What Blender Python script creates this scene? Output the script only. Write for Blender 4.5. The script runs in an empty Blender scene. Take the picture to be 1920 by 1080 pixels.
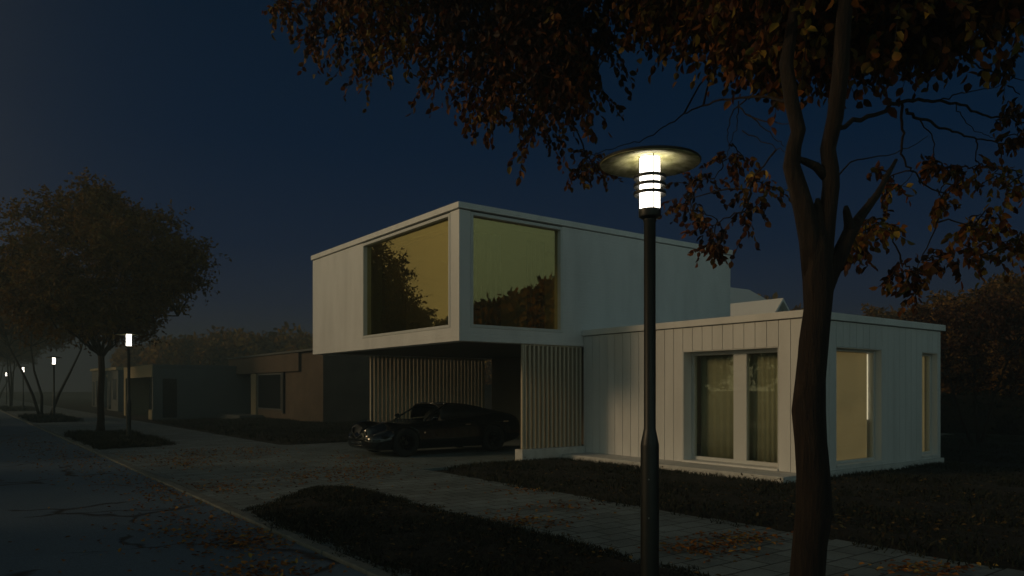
import bpy, bmesh, math, random
import numpy as np
from mathutils import Vector
R = math.radians
rng = np.random.default_rng(7)
random.seed(7)
sc = bpy.context.scene
COL = sc.collection

# ------------------------------------------------------------------ camera
F, HZ, EYE = 1400.0, 730.0, 1.6          # focal length and horizon in photo pixels, eye height in metres
cam = bpy.data.cameras.new('camera')
cam.sensor_width = 36.0
cam.lens = 36.0 * F / 1920.0
cam.shift_y = (HZ - 540.0) / 1920.0
cam.clip_end = 2000.0
cam_o = bpy.data.objects.new('camera', cam)
COL.objects.link(cam_o)
cam_o.location = (0, 0, EYE)
cam_o.rotation_euler = (R(90), 0, -math.atan2(0.6, 0.8))
sc.camera = cam_o

# ------------------------------------------------------------------ world, sun, exposure
SUN_DIR = Vector((-1.0, 0.53, 0.37)).normalized()     # towards the sun
SUN_EL = math.asin(SUN_DIR.z)
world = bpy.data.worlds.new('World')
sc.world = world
world.use_nodes = True
wn, wl = world.node_tree.nodes, world.node_tree.links
wn.clear()
def W(t, **k):
    n = wn.new(t)
    for a, b in k.items(): setattr(n, a, b)
    return n
def wmath(op, a, b=None, clamp=False):
    n = W('ShaderNodeMath', operation=op, use_clamp=clamp)
    for i, v in enumerate((a, b)):
        if v is None: continue
        if isinstance(v, (int, float)): n.inputs[i].default_value = v
        else: wl.new(v, n.inputs[i])
    return n.outputs[0]
def wdot(vec, d):
    n = W('ShaderNodeVectorMath', operation='DOT_PRODUCT')
    wl.new(vec, n.inputs[0]); n.inputs[1].default_value = d
    return n.outputs['Value']
def wramp(fac, stops):
    n = W('ShaderNodeValToRGB')
    e = n.color_ramp.elements
    while len(e) < len(stops): e.new(0.5)
    for el, (p, c) in zip(e, stops):
        el.position = p; el.color = (*c, 1)
    wl.new(fac, n.inputs[0])
    return n.outputs[0]
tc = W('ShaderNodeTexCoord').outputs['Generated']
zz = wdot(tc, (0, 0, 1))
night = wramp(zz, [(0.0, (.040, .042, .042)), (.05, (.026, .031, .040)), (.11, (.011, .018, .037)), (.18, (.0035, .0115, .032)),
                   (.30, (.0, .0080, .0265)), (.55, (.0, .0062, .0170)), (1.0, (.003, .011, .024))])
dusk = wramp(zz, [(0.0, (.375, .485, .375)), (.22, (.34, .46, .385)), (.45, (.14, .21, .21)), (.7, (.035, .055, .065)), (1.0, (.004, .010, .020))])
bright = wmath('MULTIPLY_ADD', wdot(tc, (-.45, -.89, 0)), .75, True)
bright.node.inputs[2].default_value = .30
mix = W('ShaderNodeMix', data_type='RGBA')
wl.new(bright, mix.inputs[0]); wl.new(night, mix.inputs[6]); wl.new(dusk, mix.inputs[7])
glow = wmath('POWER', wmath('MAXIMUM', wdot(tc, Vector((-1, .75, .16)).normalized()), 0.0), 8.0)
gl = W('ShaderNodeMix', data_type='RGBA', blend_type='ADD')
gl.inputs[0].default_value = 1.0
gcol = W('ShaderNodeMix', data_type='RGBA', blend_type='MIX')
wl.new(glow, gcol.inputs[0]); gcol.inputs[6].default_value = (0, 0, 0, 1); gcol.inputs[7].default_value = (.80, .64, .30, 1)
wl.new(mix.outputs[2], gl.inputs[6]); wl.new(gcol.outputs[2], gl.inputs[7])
nish = W('ShaderNodeTexSky', sky_type='NISHITA')
nish.sun_disc = False
nish.sun_elevation = SUN_EL
nish.sun_rotation = math.atan2(SUN_DIR.x, SUN_DIR.y)
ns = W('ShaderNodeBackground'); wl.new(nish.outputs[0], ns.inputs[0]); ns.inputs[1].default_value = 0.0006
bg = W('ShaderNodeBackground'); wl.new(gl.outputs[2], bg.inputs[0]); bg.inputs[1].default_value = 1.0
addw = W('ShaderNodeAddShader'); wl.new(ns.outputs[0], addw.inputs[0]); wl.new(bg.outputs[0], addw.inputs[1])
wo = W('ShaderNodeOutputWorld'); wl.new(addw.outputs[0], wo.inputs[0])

sun = bpy.data.lights.new('sun', 'SUN')
sun.energy = 0.75
sun.angle = R(12)
sun.color = (1.0, .68, .37)
sun_o = bpy.data.objects.new('sun', sun)
COL.objects.link(sun_o)
sun_o.rotation_euler = (-SUN_DIR).to_track_quat('-Z', 'Y').to_euler()
sun_o.location = (-20, 10, 20)

sc.view_settings.view_transform = 'Standard'
sc.view_settings.look = 'None'
sc.view_settings.exposure = 0.0
sc.view_settings.gamma = 1.0
sc.render.engine = 'CYCLES'
sc.cycles.use_denoising = True
sc.cycles.max_bounces = 8
sc.cycles.transparent_max_bounces = 16
sc.cycles.volume_bounces = 1

# ------------------------------------------------------------------ helpers
def P(px, py, d):
    """world point seen at photo pixel (px,py) at depth d"""
    q = (px - 960.0) / F * d
    return np.array((.6 * d + .8 * q, .8 * d - .6 * q, EYE + (HZ - py) / F * d))
def proj(p):
    p = np.asarray(p)
    d = .6 * p[..., 0] + .8 * p[..., 1]; l = .8 * p[..., 0] - .6 * p[..., 1]
    return 960 + F * l / d, HZ - F * (p[..., 2] - EYE) / d, d
def tag(o, label=None, cat=None, group=None, kind=None):
    if label: o['label'] = label
    if cat: o['category'] = cat
    if group: o['group'] = group
    if kind: o['kind'] = kind
    return o
def empty(name, loc=(0, 0, 0), rz=0):
    o = bpy.data.objects.new(name, None)
    o.empty_display_size = .2
    COL.objects.link(o); o.location = loc; o.rotation_euler = (0, 0, rz)
    return o
def copy_tree(o, parent=None):
    c = o.copy(); COL.objects.link(c)
    c.parent = parent
    for ch in o.children: copy_tree(ch, c)
    return c
def mk(name, V, faces, mat, parent=None, smooth=False):
    me = bpy.data.meshes.new(name)
    V = np.asarray(V, dtype=np.float32)
    if isinstance(faces, np.ndarray):
        k = faces.shape[1]; n = faces.shape[0]
        me.vertices.add(len(V)); me.vertices.foreach_set('co', V.ravel())
        me.loops.add(n * k); me.loops.foreach_set('vertex_index', faces.astype(np.int32).ravel())
        me.polygons.add(n)
        me.polygons.foreach_set('loop_start', np.arange(0, n * k, k, dtype=np.int32))
        me.update(calc_edges=True)
    else:
        me.from_pydata([tuple(v) for v in V], [], [tuple(f) for f in faces])
    me.validate()
    if smooth: me.polygons.foreach_set('use_smooth', [True] * len(me.polygons))
    if mat: me.materials.append(mat)
    o = bpy.data.objects.new(name, me)
    COL.objects.link(o)
    if parent: o.parent = parent
    return o
class MB:
    def __init__(s): s.v = []; s.f = []
    def box(s, x0, x1, y0, y1, z0, z1):
        b = len(s.v)
        s.v += [(x, y, z) for z in (z0, z1) for y in (y0, y1) for x in (x0, x1)]
        s.f += [tuple(b + i for i in q) for q in ((0, 2, 3, 1), (4, 5, 7, 6), (0, 1, 5, 4), (2, 6, 7, 3), (0, 4, 6, 2), (1, 3, 7, 5))]
        return s
    def poly(s, pts, z0, z1):
        """vertical prism over a convex or concave outline"""
        b = len(s.v); n = len(pts)
        s.v += [(x, y, z0) for x, y in pts] + [(x, y, z1) for x, y in pts]
        s.f += [tuple(b + n + i for i in range(n)), tuple(b + i for i in reversed(range(n)))]
        s.f += [(b + i, b + (i + 1) % n, b + n + (i + 1) % n, b + n + i) for i in range(n)]
        return s
    def solid(s, V, Fs):
        b = len(s.v)
        s.v += [tuple(v) for v in V]; s.f += [tuple(b + i for i in f) for f in Fs]
        return s
    def tube(s, pts, rad, n=8, caps=True, wob=0.0):
        pts = [np.array(p, float) for p in pts]
        if not hasattr(rad, '__len__'): rad = [rad] * len(pts)
        b = len(s.v)
        up = np.array((0, 0, 1.0))
        t0 = pts[1] - pts[0]; t0 /= np.linalg.norm(t0)
        a = np.cross(t0, np.array((1.0, .3, .1)) if abs(t0[2]) > .8 else up); a /= np.linalg.norm(a)
        for i, p in enumerate(pts):
            t = pts[min(i + 1, len(pts) - 1)] - pts[max(i - 1, 0)]
            t /= (np.linalg.norm(t) + 1e-9)
            a = a - t * a.dot(t); a /= (np.linalg.norm(a) + 1e-9)
            c = np.cross(t, a)
            for k in range(n):
                th = 2 * math.pi * k / n
                r = rad[i] * (1 + (wob * random.uniform(-1, 1) if wob else 0))
                s.v.append(tuple(p + r * (math.cos(th) * a + math.sin(th) * c)))
        for i in range(len(pts) - 1):
            for k in range(n):
                k2 = (k + 1) % n
                s.f.append((b + i * n + k, b + i * n + k2, b + (i + 1) * n + k2, b + (i + 1) * n + k))
        if caps:
            s.f.append(tuple(b + k for k in reversed(range(n))))
            e = b + (len(pts) - 1) * n
            s.f.append(tuple(e + k for k in range(n)))
        return s
    def lathe(s, prof, n=32, c=(0, 0), closed=False):
        b = len(s.v); m = len(prof)
        for r, z in prof:
            for k in range(n):
                th = 2 * math.pi * k / n
                s.v.append((c[0] + r * math.cos(th), c[1] + r * math.sin(th), z))
        rows = m if closed else m - 1
        for i in range(rows):
            i2 = (i + 1) % m
            for k in range(n):
                k2 = (k + 1) % n
                s.f.append((b + i * n + k, b + i * n + k2, b + i2 * n + k2, b + i2 * n + k))
        if not closed:
            s.f.append(tuple(b + k for k in reversed(range(n))))
            s.f.append(tuple(b + (m - 1) * n + k for k in range(n)))
        return s
    def build(s, name, mat, parent=None, smooth=False, bevel=0):
        o = mk(name, s.v, s.f, mat, parent, smooth)
        if bevel:
            m = o.modifiers.new('bevel', 'BEVEL'); m.width = bevel; m.segments = 2; m.limit_method = 'ANGLE'
        return o

# ------------------------------------------------------------------ materials
MATS = {}
def material(name, col, rough=.6, metal=0.0, spec=.4):
    m = bpy.data.materials.new(name); m.use_nodes = True
    b = m.node_tree.nodes['Principled BSDF']
    b.inputs['Base Color'].default_value = (*col, 1)
    b.inputs['Roughness'].default_value = rough
    b.inputs['Metallic'].default_value = metal
    b.inputs['Specular IOR Level'].default_value = spec
    MATS[name] = m
    return m
class NT:
    """small node builder for one material"""
    def __init__(s, m): s.m = m; s.t = m.node_tree; s.b = s.t.nodes['Principled BSDF']
    def n(s, t, ins=None, **k):
        n = s.t.nodes.new(t)
        for a, b in k.items(): setattr(n, a, b)
        for a, b in (ins or {}).items(): s.put(n.inputs[a], b)
        return n
    def put(s, sock, v):
        if isinstance(v, bpy.types.NodeSocket): s.t.links.new(v, sock)
        else: sock.default_value = v
    def coord(s, scale=(1, 1, 1), kind='Object'):
        c = s.n('ShaderNodeTexCoord').outputs[kind]
        return s.n('ShaderNodeMapping', {'Vector': c, 'Scale': scale}).outputs[0]
    def noise(s, v, scale, detail=5, rough=.55):
        return s.n('ShaderNodeTexNoise', {'Vector': v, 'Scale': scale, 'Detail': detail, 'Roughness': rough}).outputs['Fac']
    def ramp(s, fac, stops, interp='LINEAR'):
        n = s.n('ShaderNodeValToRGB', {'Fac': fac})
        n.color_ramp.interpolation = interp
        e = n.color_ramp.elements
        while len(e) < len(stops): e.new(.5)
        for el, (p, c) in zip(e, stops):
            el.position = p
            el.color = (*c, 1) if hasattr(c, '__len__') else (c, c, c, 1)
        return n.outputs[0]
    def mixc(s, fac, a, b, mode='MIX'):
        n = s.n('ShaderNodeMix', data_type='RGBA', blend_type=mode)
        s.put(n.inputs[0], fac); s.put(n.inputs[6], a); s.put(n.inputs[7], b)
        return n.outputs[2]
    def math(s, op, a, b=0.0):
        return s.n('ShaderNodeMath', {0: a, 1: b}, operation=op).outputs[0]
    def bump(s, h, strength=.3, dist=.01):
        s.put(s.b.inputs['Normal'], s.n('ShaderNodeBump', {'Height': h, 'Strength': strength, 'Distance': dist}).outputs[0])
    def base(s, c): s.put(s.b.inputs['Base Color'], c)
    def rough(s, c): s.put(s.b.inputs['Roughness'], c)

# painted timber: boards with faint weathering
def painted(name, col, zgroove=None):
    t = NT(material(name, col, .55))
    v = t.coord((1, 1, 1)); vs = t.coord((1.2, 1.2, .25))
    n1 = t.noise(vs, 2.2, 6); n2 = t.noise(v, 40, 3)
    f = t.math('ADD', t.math('MULTIPLY', n1, .8), t.math('MULTIPLY', n2, .2))
    c = t.ramp(f, [(.3, tuple(x * .86 for x in col)), (.55, col), (.75, tuple(min(1, x * 1.06) for x in col))])
    t.base(c)
    if zgroove:
        z = t.n('ShaderNodeSeparateXYZ', {0: t.coord()}).outputs[2]
        fr = t.math('FRACT', t.math('DIVIDE', z, zgroove))
        g = t.ramp(fr, [(0, 0.0), (.05, 1.0), (.93, 1.0), (1.0, 0.0)])
        t.bump(g, .55, .006)
    else:
        t.bump(t.noise(t.coord((8, 8, 1)), 14, 4), .12, .004)
    return t.m
M_sid = painted('white_clapboard', (.74, .74, .74), .075)
M_board = painted('white_boards', (.72, .72, .71))
M_trim = painted('white_trim', (.76, .76, .75))
M_groove = material('board_backing', (.10, .10, .095), .8)
M_slat = painted('timber_slats', (.54, .47, .35))
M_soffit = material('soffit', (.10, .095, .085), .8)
M_conc = material('rendered_plinth', (.6, .6, .58), .8)
t = NT(M_conc); t.base(t.ramp(t.noise(t.coord(), 6, 8), [(.3, (.5, .5, .48)), (.7, (.66, .66, .64))])); t.bump(t.noise(t.coord(), 60, 4), .2, .004)
M_cpwall = material('carport_wall', (.17, .13, .085), .8)
M_inner = material('interior_wall', (.66, .62, .50), .9)
M_floorin = material('interior_floor', (.12, .08, .05), .5)
M_frame = material('window_frame', (.62, .63, .62), .4)
M_dark = material('dark_metal', (.012, .013, .012), .42, .0, .5)
M_alu = material('grey_metal', (.25, .26, .26), .45, .6)

def glass(name, refl, tint, trans, fac, rough=.0):
    m = bpy.data.materials.new(name); m.use_nodes = True
    nt = m.node_tree; nt.nodes.clear()
    o = nt.nodes.new('ShaderNodeOutputMaterial'); mx = nt.nodes.new('ShaderNodeMixShader')
    g = nt.nodes.new('ShaderNodeBsdfGlossy'); tr = nt.nodes.new('ShaderNodeBsdfTransparent')
    fr = nt.nodes.new('ShaderNodeFresnel'); fr.inputs[0].default_value = 1.5
    ma = nt.nodes.new('ShaderNodeMath'); ma.operation = 'MULTIPLY_ADD'; ma.use_clamp = True
    ma.inputs[1].default_value = 1.0; ma.inputs[2].default_value = fac
    g.inputs['Color'].default_value = (*refl, 1); g.inputs['Roughness'].default_value = rough
    tr.inputs[0].default_value = (*trans, 1)
    ge = nt.nodes.new('ShaderNodeNewGeometry'); fl = nt.nodes.new('ShaderNodeMath'); fl.operation = 'SUBTRACT'; fl.inputs[0].default_value = 1.0
    ff = nt.nodes.new('ShaderNodeMath'); ff.operation = 'MULTIPLY'          # reflect at the outer face only
    nt.links.new(ge.outputs['Backfacing'], fl.inputs[1])
    nt.links.new(fr.outputs[0], ma.inputs[0]); nt.links.new(ma.outputs[0], ff.inputs[0]); nt.links.new(fl.outputs[0], ff.inputs[1]); nt.links.new(ff.outputs[0], mx.inputs[0])
    nt.links.new(tr.outputs[0], mx.inputs[1]); nt.links.new(g.outputs[0], mx.inputs[2])
    nt.links.new(mx.outputs[0], o.inputs[0])
    return m
M_gold = glass('tinted_glass', (1.0, .83, .38), None, (.72, .70, .52), .28)
M_glass = glass('clear_glass', (.9, .95, .85), None, (.92, .93, .88), .025)
M_glass2 = glass('house_glass', (.8, .85, .9), None, (.4, .42, .42), .12)

# ground materials
M_asph = material('asphalt', (.05, .05, .05), .55, 0, .5)
t = NT(M_asph)
v = t.coord()
big = t.noise(v, .35, 4); fine = t.noise(v, 55, 3, .7)
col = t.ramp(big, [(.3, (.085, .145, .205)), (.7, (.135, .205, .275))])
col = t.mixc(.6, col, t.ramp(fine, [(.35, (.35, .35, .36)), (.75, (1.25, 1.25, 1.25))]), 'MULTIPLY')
dv = t.n('ShaderNodeVectorMath', {0: v, 1: t.n('ShaderNodeVectorMath', {0: t.n('ShaderNodeTexNoise', {'Vector': v, 'Scale': 1.6, 'Detail': 6}).outputs['Color'], 1: (.7, .7, 0)}, operation='MULTIPLY').outputs[0]}, operation='ADD').outputs[0]
vo = t.n('ShaderNodeTexVoronoi', {'Vector': dv, 'Scale': .42}, feature='DISTANCE_TO_EDGE').outputs['Distance']
msk = t.noise(v, .5, 2)
cr = t.ramp(t.math('ADD', vo, t.ramp(msk, [(.42, .03), (.52, 0.0)])), [(.006, 0.0), (.022, 1.0)])
t.base(t.mixc(cr, (.008, .008, .009, 1), col))
t.rough(t.ramp(big, [(.3, .55), (.7, .75)]))
t.bump(t.math('ADD', t.math('MULTIPLY', fine, .35), cr), .35, .012)

def slabs(name, w, h, rot, col, joint):
    t = NT(material(name, col, .75))
    c = t.n('ShaderNodeTexCoord').outputs['Object']
    v = t.n('ShaderNodeMapping', {'Vector': c, 'Rotation': (0, 0, rot)}).outputs[0]
    wob = t.n('ShaderNodeVectorMath', {0: v, 1: t.n('ShaderNodeVectorMath', {0: t.n('ShaderNodeTexNoise', {'Vector': v, 'Scale': 3.0, 'Detail': 3}).outputs['Color'], 1: (.025, .025, 0)}, operation='MULTIPLY').outputs[0]}, operation='ADD').outputs[0]
    br = t.n('ShaderNodeTexBrick', {'Vector': wob, 'Scale': 1.0, 'Mortar Size': joint, 'Mortar Smooth': .4, 'Brick Width': w, 'Row Height': h,
                                    'Color1': (*[x * .8 for x in col], 1), 'Color2': (*[x * 1.15 for x in col], 1), 'Mortar': (.028, .032, .028, 1)}, offset=.5)
    n1 = t.noise(v, 1.1, 7); n2 = t.noise(v, 30, 4)
    c = t.mixc(.75, br.outputs['Color'], t.ramp(n1, [(.3, .55), (.7, 1.2)]), 'MULTIPLY')
    c = t.mixc(.5, c, t.ramp(n2, [(.3, .6), (.7, 1.2)]), 'MULTIPLY')
    t.base(c)
    t.bump(t.math('SUBTRACT', t.math('MULTIPLY', n2, .3), br.outputs['Fac']), .5, .012)
    return t.m
M_pav = slabs('paving_slabs', .40, .27, 0, (.175, .220, .228), .011)
M_drive = slabs('driveway_pavers', .80, .27, 0, (.180, .228, .236), .010)
M_kerb = material('kerb_stone', (.30, .31, .29), .8)
t = NT(M_kerb); t.base(t.ramp(t.noise(t.coord(), 5, 8), [(.3, (.10, .115, .105)), (.7, (.19, .205, .195))])); t.bump(t.noise(t.coord(), 40, 4), .3, .006)
M_soil = material('soil', (.02, .019, .012), .95)
t = NT(M_soil); t.base(t.ramp(t.noise(t.coord(), 7, 8), [(.3, (.006, .006, .004)), (.7, (.018, .016, .010))])); t.bump(t.noise(t.coord(), 30, 6), .6, .03)
M_grass = material('grass', (.03, .04, .012), .7)
t = NT(M_grass)
rnd = t.n('ShaderNodeNewGeometry').outputs['Random Per Island']
t.base(t.mixc(t.noise(t.coord(), 1.6, 4), t.ramp(rnd, [(0, (.006, .009, .003)), (.6, (.016, .019, .006)), (1, (.05, .042, .014))]), (.012, .015, .005, 1)))

def leafmat(name, stops, clump=None, transl=.35):
    m = material(name, (.1, .05, .02), .65, 0, .25)
    t = NT(m)
    rnd = t.n('ShaderNodeNewGeometry').outputs['Random Per Island']
    nz = t.noise(t.coord(), .9 if not clump else clump, 3)
    f = t.math('ADD', t.math('MULTIPLY', rnd, .5), t.math('MULTIPLY', t.math('SUBTRACT', nz, .36), 1.8))
    c = t.ramp(f, stops)
    t.base(c)
    tr = t.n('ShaderNodeBsdfTranslucent', {'Color': c})
    mx = t.n('ShaderNodeMixShader', {0: transl, 1: t.b.outputs[0], 2: tr.outputs[0]})
    t.t.links.new(mx.outputs[0], t.t.nodes['Material Output'].inputs[0])
    return m
M_leaf = leafmat('autumn_leaves', [(0.05, (.010, .004, .003)), (.28, (.026, .008, .004)), (.46, (.085, .024, .006)), (.58, (.20, .066, .010)), (.68, (.13, .070, .010)), (.78, (.085, .068, .011)), (.92, (.38, .23, .03))], .9, .25)
M_leaf2 = leafmat('street_tree_leaves', [(0.05, (.030, .018, .006)), (.3, (.09, .046, .012)), (.55, (.15, .075, .015)), (.75, (.13, .085, .016)), (1, (.24, .115, .022))], .5)
M_leafred = leafmat('red_brown_leaves', [(0.05, (.020, .010, .006)), (.4, (.05, .022, .010)), (.75, (.09, .035, .014)), (1, (.11, .07, .02))], .8)
M_wood = leafmat('woodland_leaves', [(0.05, (.030, .024, .010)), (.35, (.13, .072, .018)), (.6, (.26, .135, .028)), (.8, (.34, .19, .034)), (1, (.34, .25, .05))], .12)
M_litter = leafmat('fallen_leaves', [(0.0, (.06, .025, .012)), (.35, (.20, .075, .020)), (.6, (.38, .15, .03)), (.8, (.38, .26, .05)), (1, (.26, .09, .04))], 3.0, .1)
M_litter2 = leafmat('dull_fallen_leaves', [(0.0, (.03, .018, .008)), (.5, (.09, .055, .02)), (.8, (.16, .105, .03)), (1, (.20, .15, .05))], 3.0, .1)
M_hedge = leafmat('hedge_leaves', [(0, (.008, .010, .005)), (.6, (.014, .017, .008)), (1, (.022, .026, .012))], 2.0, .2)
M_bark = material('bark', (.09, .06, .04), .9)
t = NT(M_bark)
v = t.coord((9, 9, 1.3)); nb = t.noise(v, 3.2, 8, .65)
t.base(t.ramp(nb, [(.3, (.007, .004, .003)), (.55, (.022, .013, .008)), (.8, (.055, .031, .017))]))
t.bump(t.math('ADD', nb, t.math('MULTIPLY', t.noise(t.coord((30, 30, 6)), 4, 4), .3)), .9, .03)
M_twig = material('twig', (.022, .016, .012), .9)

# ------------------------------------------------------------------ leaves
def leaf_arrays(pos, axis, nrm, L, Wd):
    """ovate folded leaves; arrays of base point, pointing direction, face normal, length, width"""
    axis = axis / np.linalg.norm(axis, axis=1)[:, None]
    nrm = nrm - axis * (nrm * axis).sum(1)[:, None]
    nrm = nrm / (np.linalg.norm(nrm, axis=1)[:, None] + 1e-9)
    s = np.cross(axis, nrm)
    L = L[:, None]; Wd = Wd[:, None]
    up = nrm * Wd * .18
    v = np.stack([pos, pos + axis * L * .30 + s * Wd * .46 + up, pos + axis * L * .66 + s * Wd * .40 + up,
                  pos + axis * L - nrm * L * .08, pos + axis * L * .66 - s * Wd * .40 + up, pos + axis * L * .30 - s * Wd * .46 + up], axis=1)
    n = len(pos)
    b = np.arange(n)[:, None] * 6
    f = np.concatenate([b + np.array([[0, 1, 2, 3]]), b + np.array([[0, 3, 4, 5]])], axis=0)
    return v.reshape(-1, 3), f
def rand_unit(n):
    v = rng.normal(size=(n, 3)); return v / np.linalg.norm(v, axis=1)[:, None]

# ------------------------------------------------------------------ ground, road, pavement
def sheet(name, x0, x1, y0, y1, z, mat, nx=2, ny=2):
    xs = np.linspace(x0, x1, nx); ys = np.linspace(y0, y1, ny)
    X, Y = np.meshgrid(xs, ys); V = np.stack([X.ravel(), Y.ravel(), np.full(X.size, z)], 1)
    i = np.arange(nx * ny).reshape(ny, nx)
    Fc = np.stack([i[:-1, :-1].ravel(), i[:-1, 1:].ravel(), i[1:, 1:].ravel(), i[1:, :-1].ravel()], 1)
    return mk(name, V, Fc, mat)
tag(sheet('ground', -600, 600, -600, 600, -.14, M_soil), kind='structure')
tag(sheet('road', -4.2, 2.9, -40, 260, -.024, M_asph), kind='structure')
tag(MB().box(3.06, 7.55, -40, 260, -.2, 0).build('pavement', M_pav), kind='structure')
tag(MB().poly([(3.06, 10.05), (5.0, 12.0), (7.6, 13.05), (14.7, 13.05), (14.7, 21.0), (7.7, 21.0), (7.0, 22.0), (3.06, 22.0)], -.18, .004).build('driveway', M_drive), kind='structure')
kb = MB()
for y in np.arange(-12, 120, 1.0):
    low = 10.0 < y + .5 < 22.2
    j = random.uniform(-.006, .006)
    kb.box(2.905 + j, 3.03 if not low else 3.05, y + .006, y + .994, -.2, (.014 if not low else .006) + random.uniform(-.004, .004))
tag(kb.build('kerb', M_kerb, bevel=.012), kind='structure')
tag(MB().box(-4.4, -4.2, -40, 260, -.2, .0).box(-7.5, -4.4, -40, 260, -.2, -.006).build('far_pavement', M_pav), kind='structure')

def bumpy_bed(name, pts, h, n=46):
    """low domed bed of soil over an outline"""
    pts = np.array(pts, float)
    x0, y0 = pts.min(0) - .01; x1, y1 = pts.max(0) + .01
    nx = max(8, int((x1 - x0) / .14)); ny = max(8, int((y1 - y0) / .2))
    xs = np.linspace(x0, x1, nx); ys = np.linspace(y0, y1, ny)
    X, Y = np.meshgrid(xs, ys)
    d = edge_dist(X.ravel(), Y.ravel(), pts).reshape(X.shape) - .10 - .05 * np.sin(X * 9 + Y * 4) - .05 * np.sin(Y * 11)
    Z = np.where(d > 0, h * np.clip(d / .35, 0, 1) ** .6 + .012 * rng.normal(size=X.shape) * np.clip(d / .3, 0, 1), -.05)
    V = np.stack([X.ravel(), Y.ravel(), Z.ravel()], 1)
    i = np.arange(nx * ny).reshape(ny, nx)
    Fc = np.stack([i[:-1, :-1].ravel(), i[:-1, 1:].ravel(), i[1:, 1:].ravel(), i[1:, :-1].ravel()], 1)
    return tag(mk(name, V, Fc, M_soil, smooth=True), kind='structure')
def edge_dist(x, y, pts):
    """signed distance to the outline, positive inside"""
    n = len(pts); inside = np.zeros(len(x), bool); dm = np.full(len(x), 1e9)
    for i in range(n):
        a, b = pts[i], pts[(i + 1) % n]
        c = ((a[1] > y) != (b[1] > y)) & (x < (b[0] - a[0]) * (y - a[1]) / (b[1] - a[1] + 1e-12) + a[0])
        inside ^= c
        e = b - a; tt = np.clip(((x - a[0]) * e[0] + (y - a[1]) * e[1]) / (e @ e), 0, 1)
        dm = np.minimum(dm, np.hypot(x - a[0] - tt * e[0], y - a[1] - tt * e[1]))
    return np.where(inside, dm, -dm)
def grass(name, pts, dens, hgt, label, base=.05, edge=.12, wid=.006):
    pts = np.array(pts, float)
    x0, y0 = pts.min(0) - edge; x1, y1 = pts.max(0) + edge
    n = int(dens * (x1 - x0) * (y1 - y0))
    x = rng.uniform(x0, x1, n); y = rng.uniform(y0, y1, n)
    d = edge_dist(x, y, pts)
    wav = .08 * np.sin(x * 5.1 + 1.3 * np.sin(y * 3.1)) + .07 * np.sin(y * 7.3 + x * 2) + .05 * np.sin(y * 19 + 3 * x) + .03 * rng.normal(size=n)
    k = d > wav - .02
    px, py, dep = proj(np.stack([x, y, np.zeros(n)], 1))
    k &= (dep > .5) & (px > -250) & (px < 2170)
    x, y, d = x[k], y[k], d[k]; n = len(x)
    z = base * np.clip(d / .35, 0, 1) ** .6
    h = hgt * rng.uniform(.35, 1.25, n) * (1 + .5 * np.sin(x * 2.3) * np.sin(y * 1.7))
    th = rng.uniform(0, 2 * math.pi, n); le = rng.uniform(.3, 1.7, n) * h
    b = np.stack([x, y, z - .01], 1)
    s = np.stack([np.cos(th), np.sin(th), 0 * th], 1) * wid
    lean = np.stack([-np.sin(th), np.cos(th), 0 * th], 1) * le[:, None]
    zz = np.array((0, 0, 1.0))
    V = np.stack([b - s, b + s, b + s * .7 + lean * .4 + zz * h[:, None] * .6, b - s * .7 + lean * .4 + zz * h[:, None] * .6, b + lean + zz * h[:, None]], 1).reshape(-1, 3)
    i = np.arange(n)[:, None] * 5
    Fq = (i + np.array([[0, 1, 2, 3]])).tolist() + (i + np.array([[3, 2, 4]])).tolist()
    return tag(mk(name, V, Fq, M_grass), label, 'grass', kind='stuff')

VERGE = [(3.02, -6), (3.02, 9.9), (4.7, 11.7), (5.2, 11.2), (5.2, -6)]
LAWN = [(7.45, -8), (7.4, 10.5), (7.7, 12.6), (8.6, 13.1), (10.1, 13.06), (11.2, 13.0), (11.2, 7.33), (17.3, 7.33), (17.3, 13), (30, 13), (30, -8)]
NLAWN = [(7.9, 21.2), (7.7, 26), (7.9, 40), (13.6, 40), (13.6, 33), (24, 33), (24, 21.2)]
BED1 = [(3.15, 22.4), (5.2, 22.9), (5.2, 29.2), (4.4, 30.6), (3.15, 30.4)]
BED2 = [(3.15, 42), (5.2, 42.4), (5.2, 51.5), (3.15, 52.5)]
BED3 = [(3.15, 65), (5.2, 65.4), (5.2, 75), (3.15, 76)]
for nm, pp in (('verge', VERGE), ('lawn', LAWN), ('neighbour_lawn', NLAWN), ('planting_bed', BED1), ('planting_bed', BED2), ('planting_bed', BED3)):
    bumpy_bed(nm, pp, .06)
grass('verge_grass', VERGE, 2000, .052, 'dark rough grass on the kerbside strip around the nearest lamp')
grass('lawn_grass', LAWN, 480, .065, 'dark grass of the front lawn before the white house', wid=.008)
grass('lawn_grass', NLAWN, 160, .10, 'dark grass in front of the brown flat roofed neighbour house', wid=.014)
grass('bed_grass', BED1, 500, .12, 'dark low planting round the second street lamp', wid=.012)
grass('bed_grass', BED2, 150, .16, 'hazy low planting round the third street lamp', wid=.02)
grass('bed_grass', BED3, 80, .18, 'hazy low planting round the fourth street lamp', wid=.03)

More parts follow.
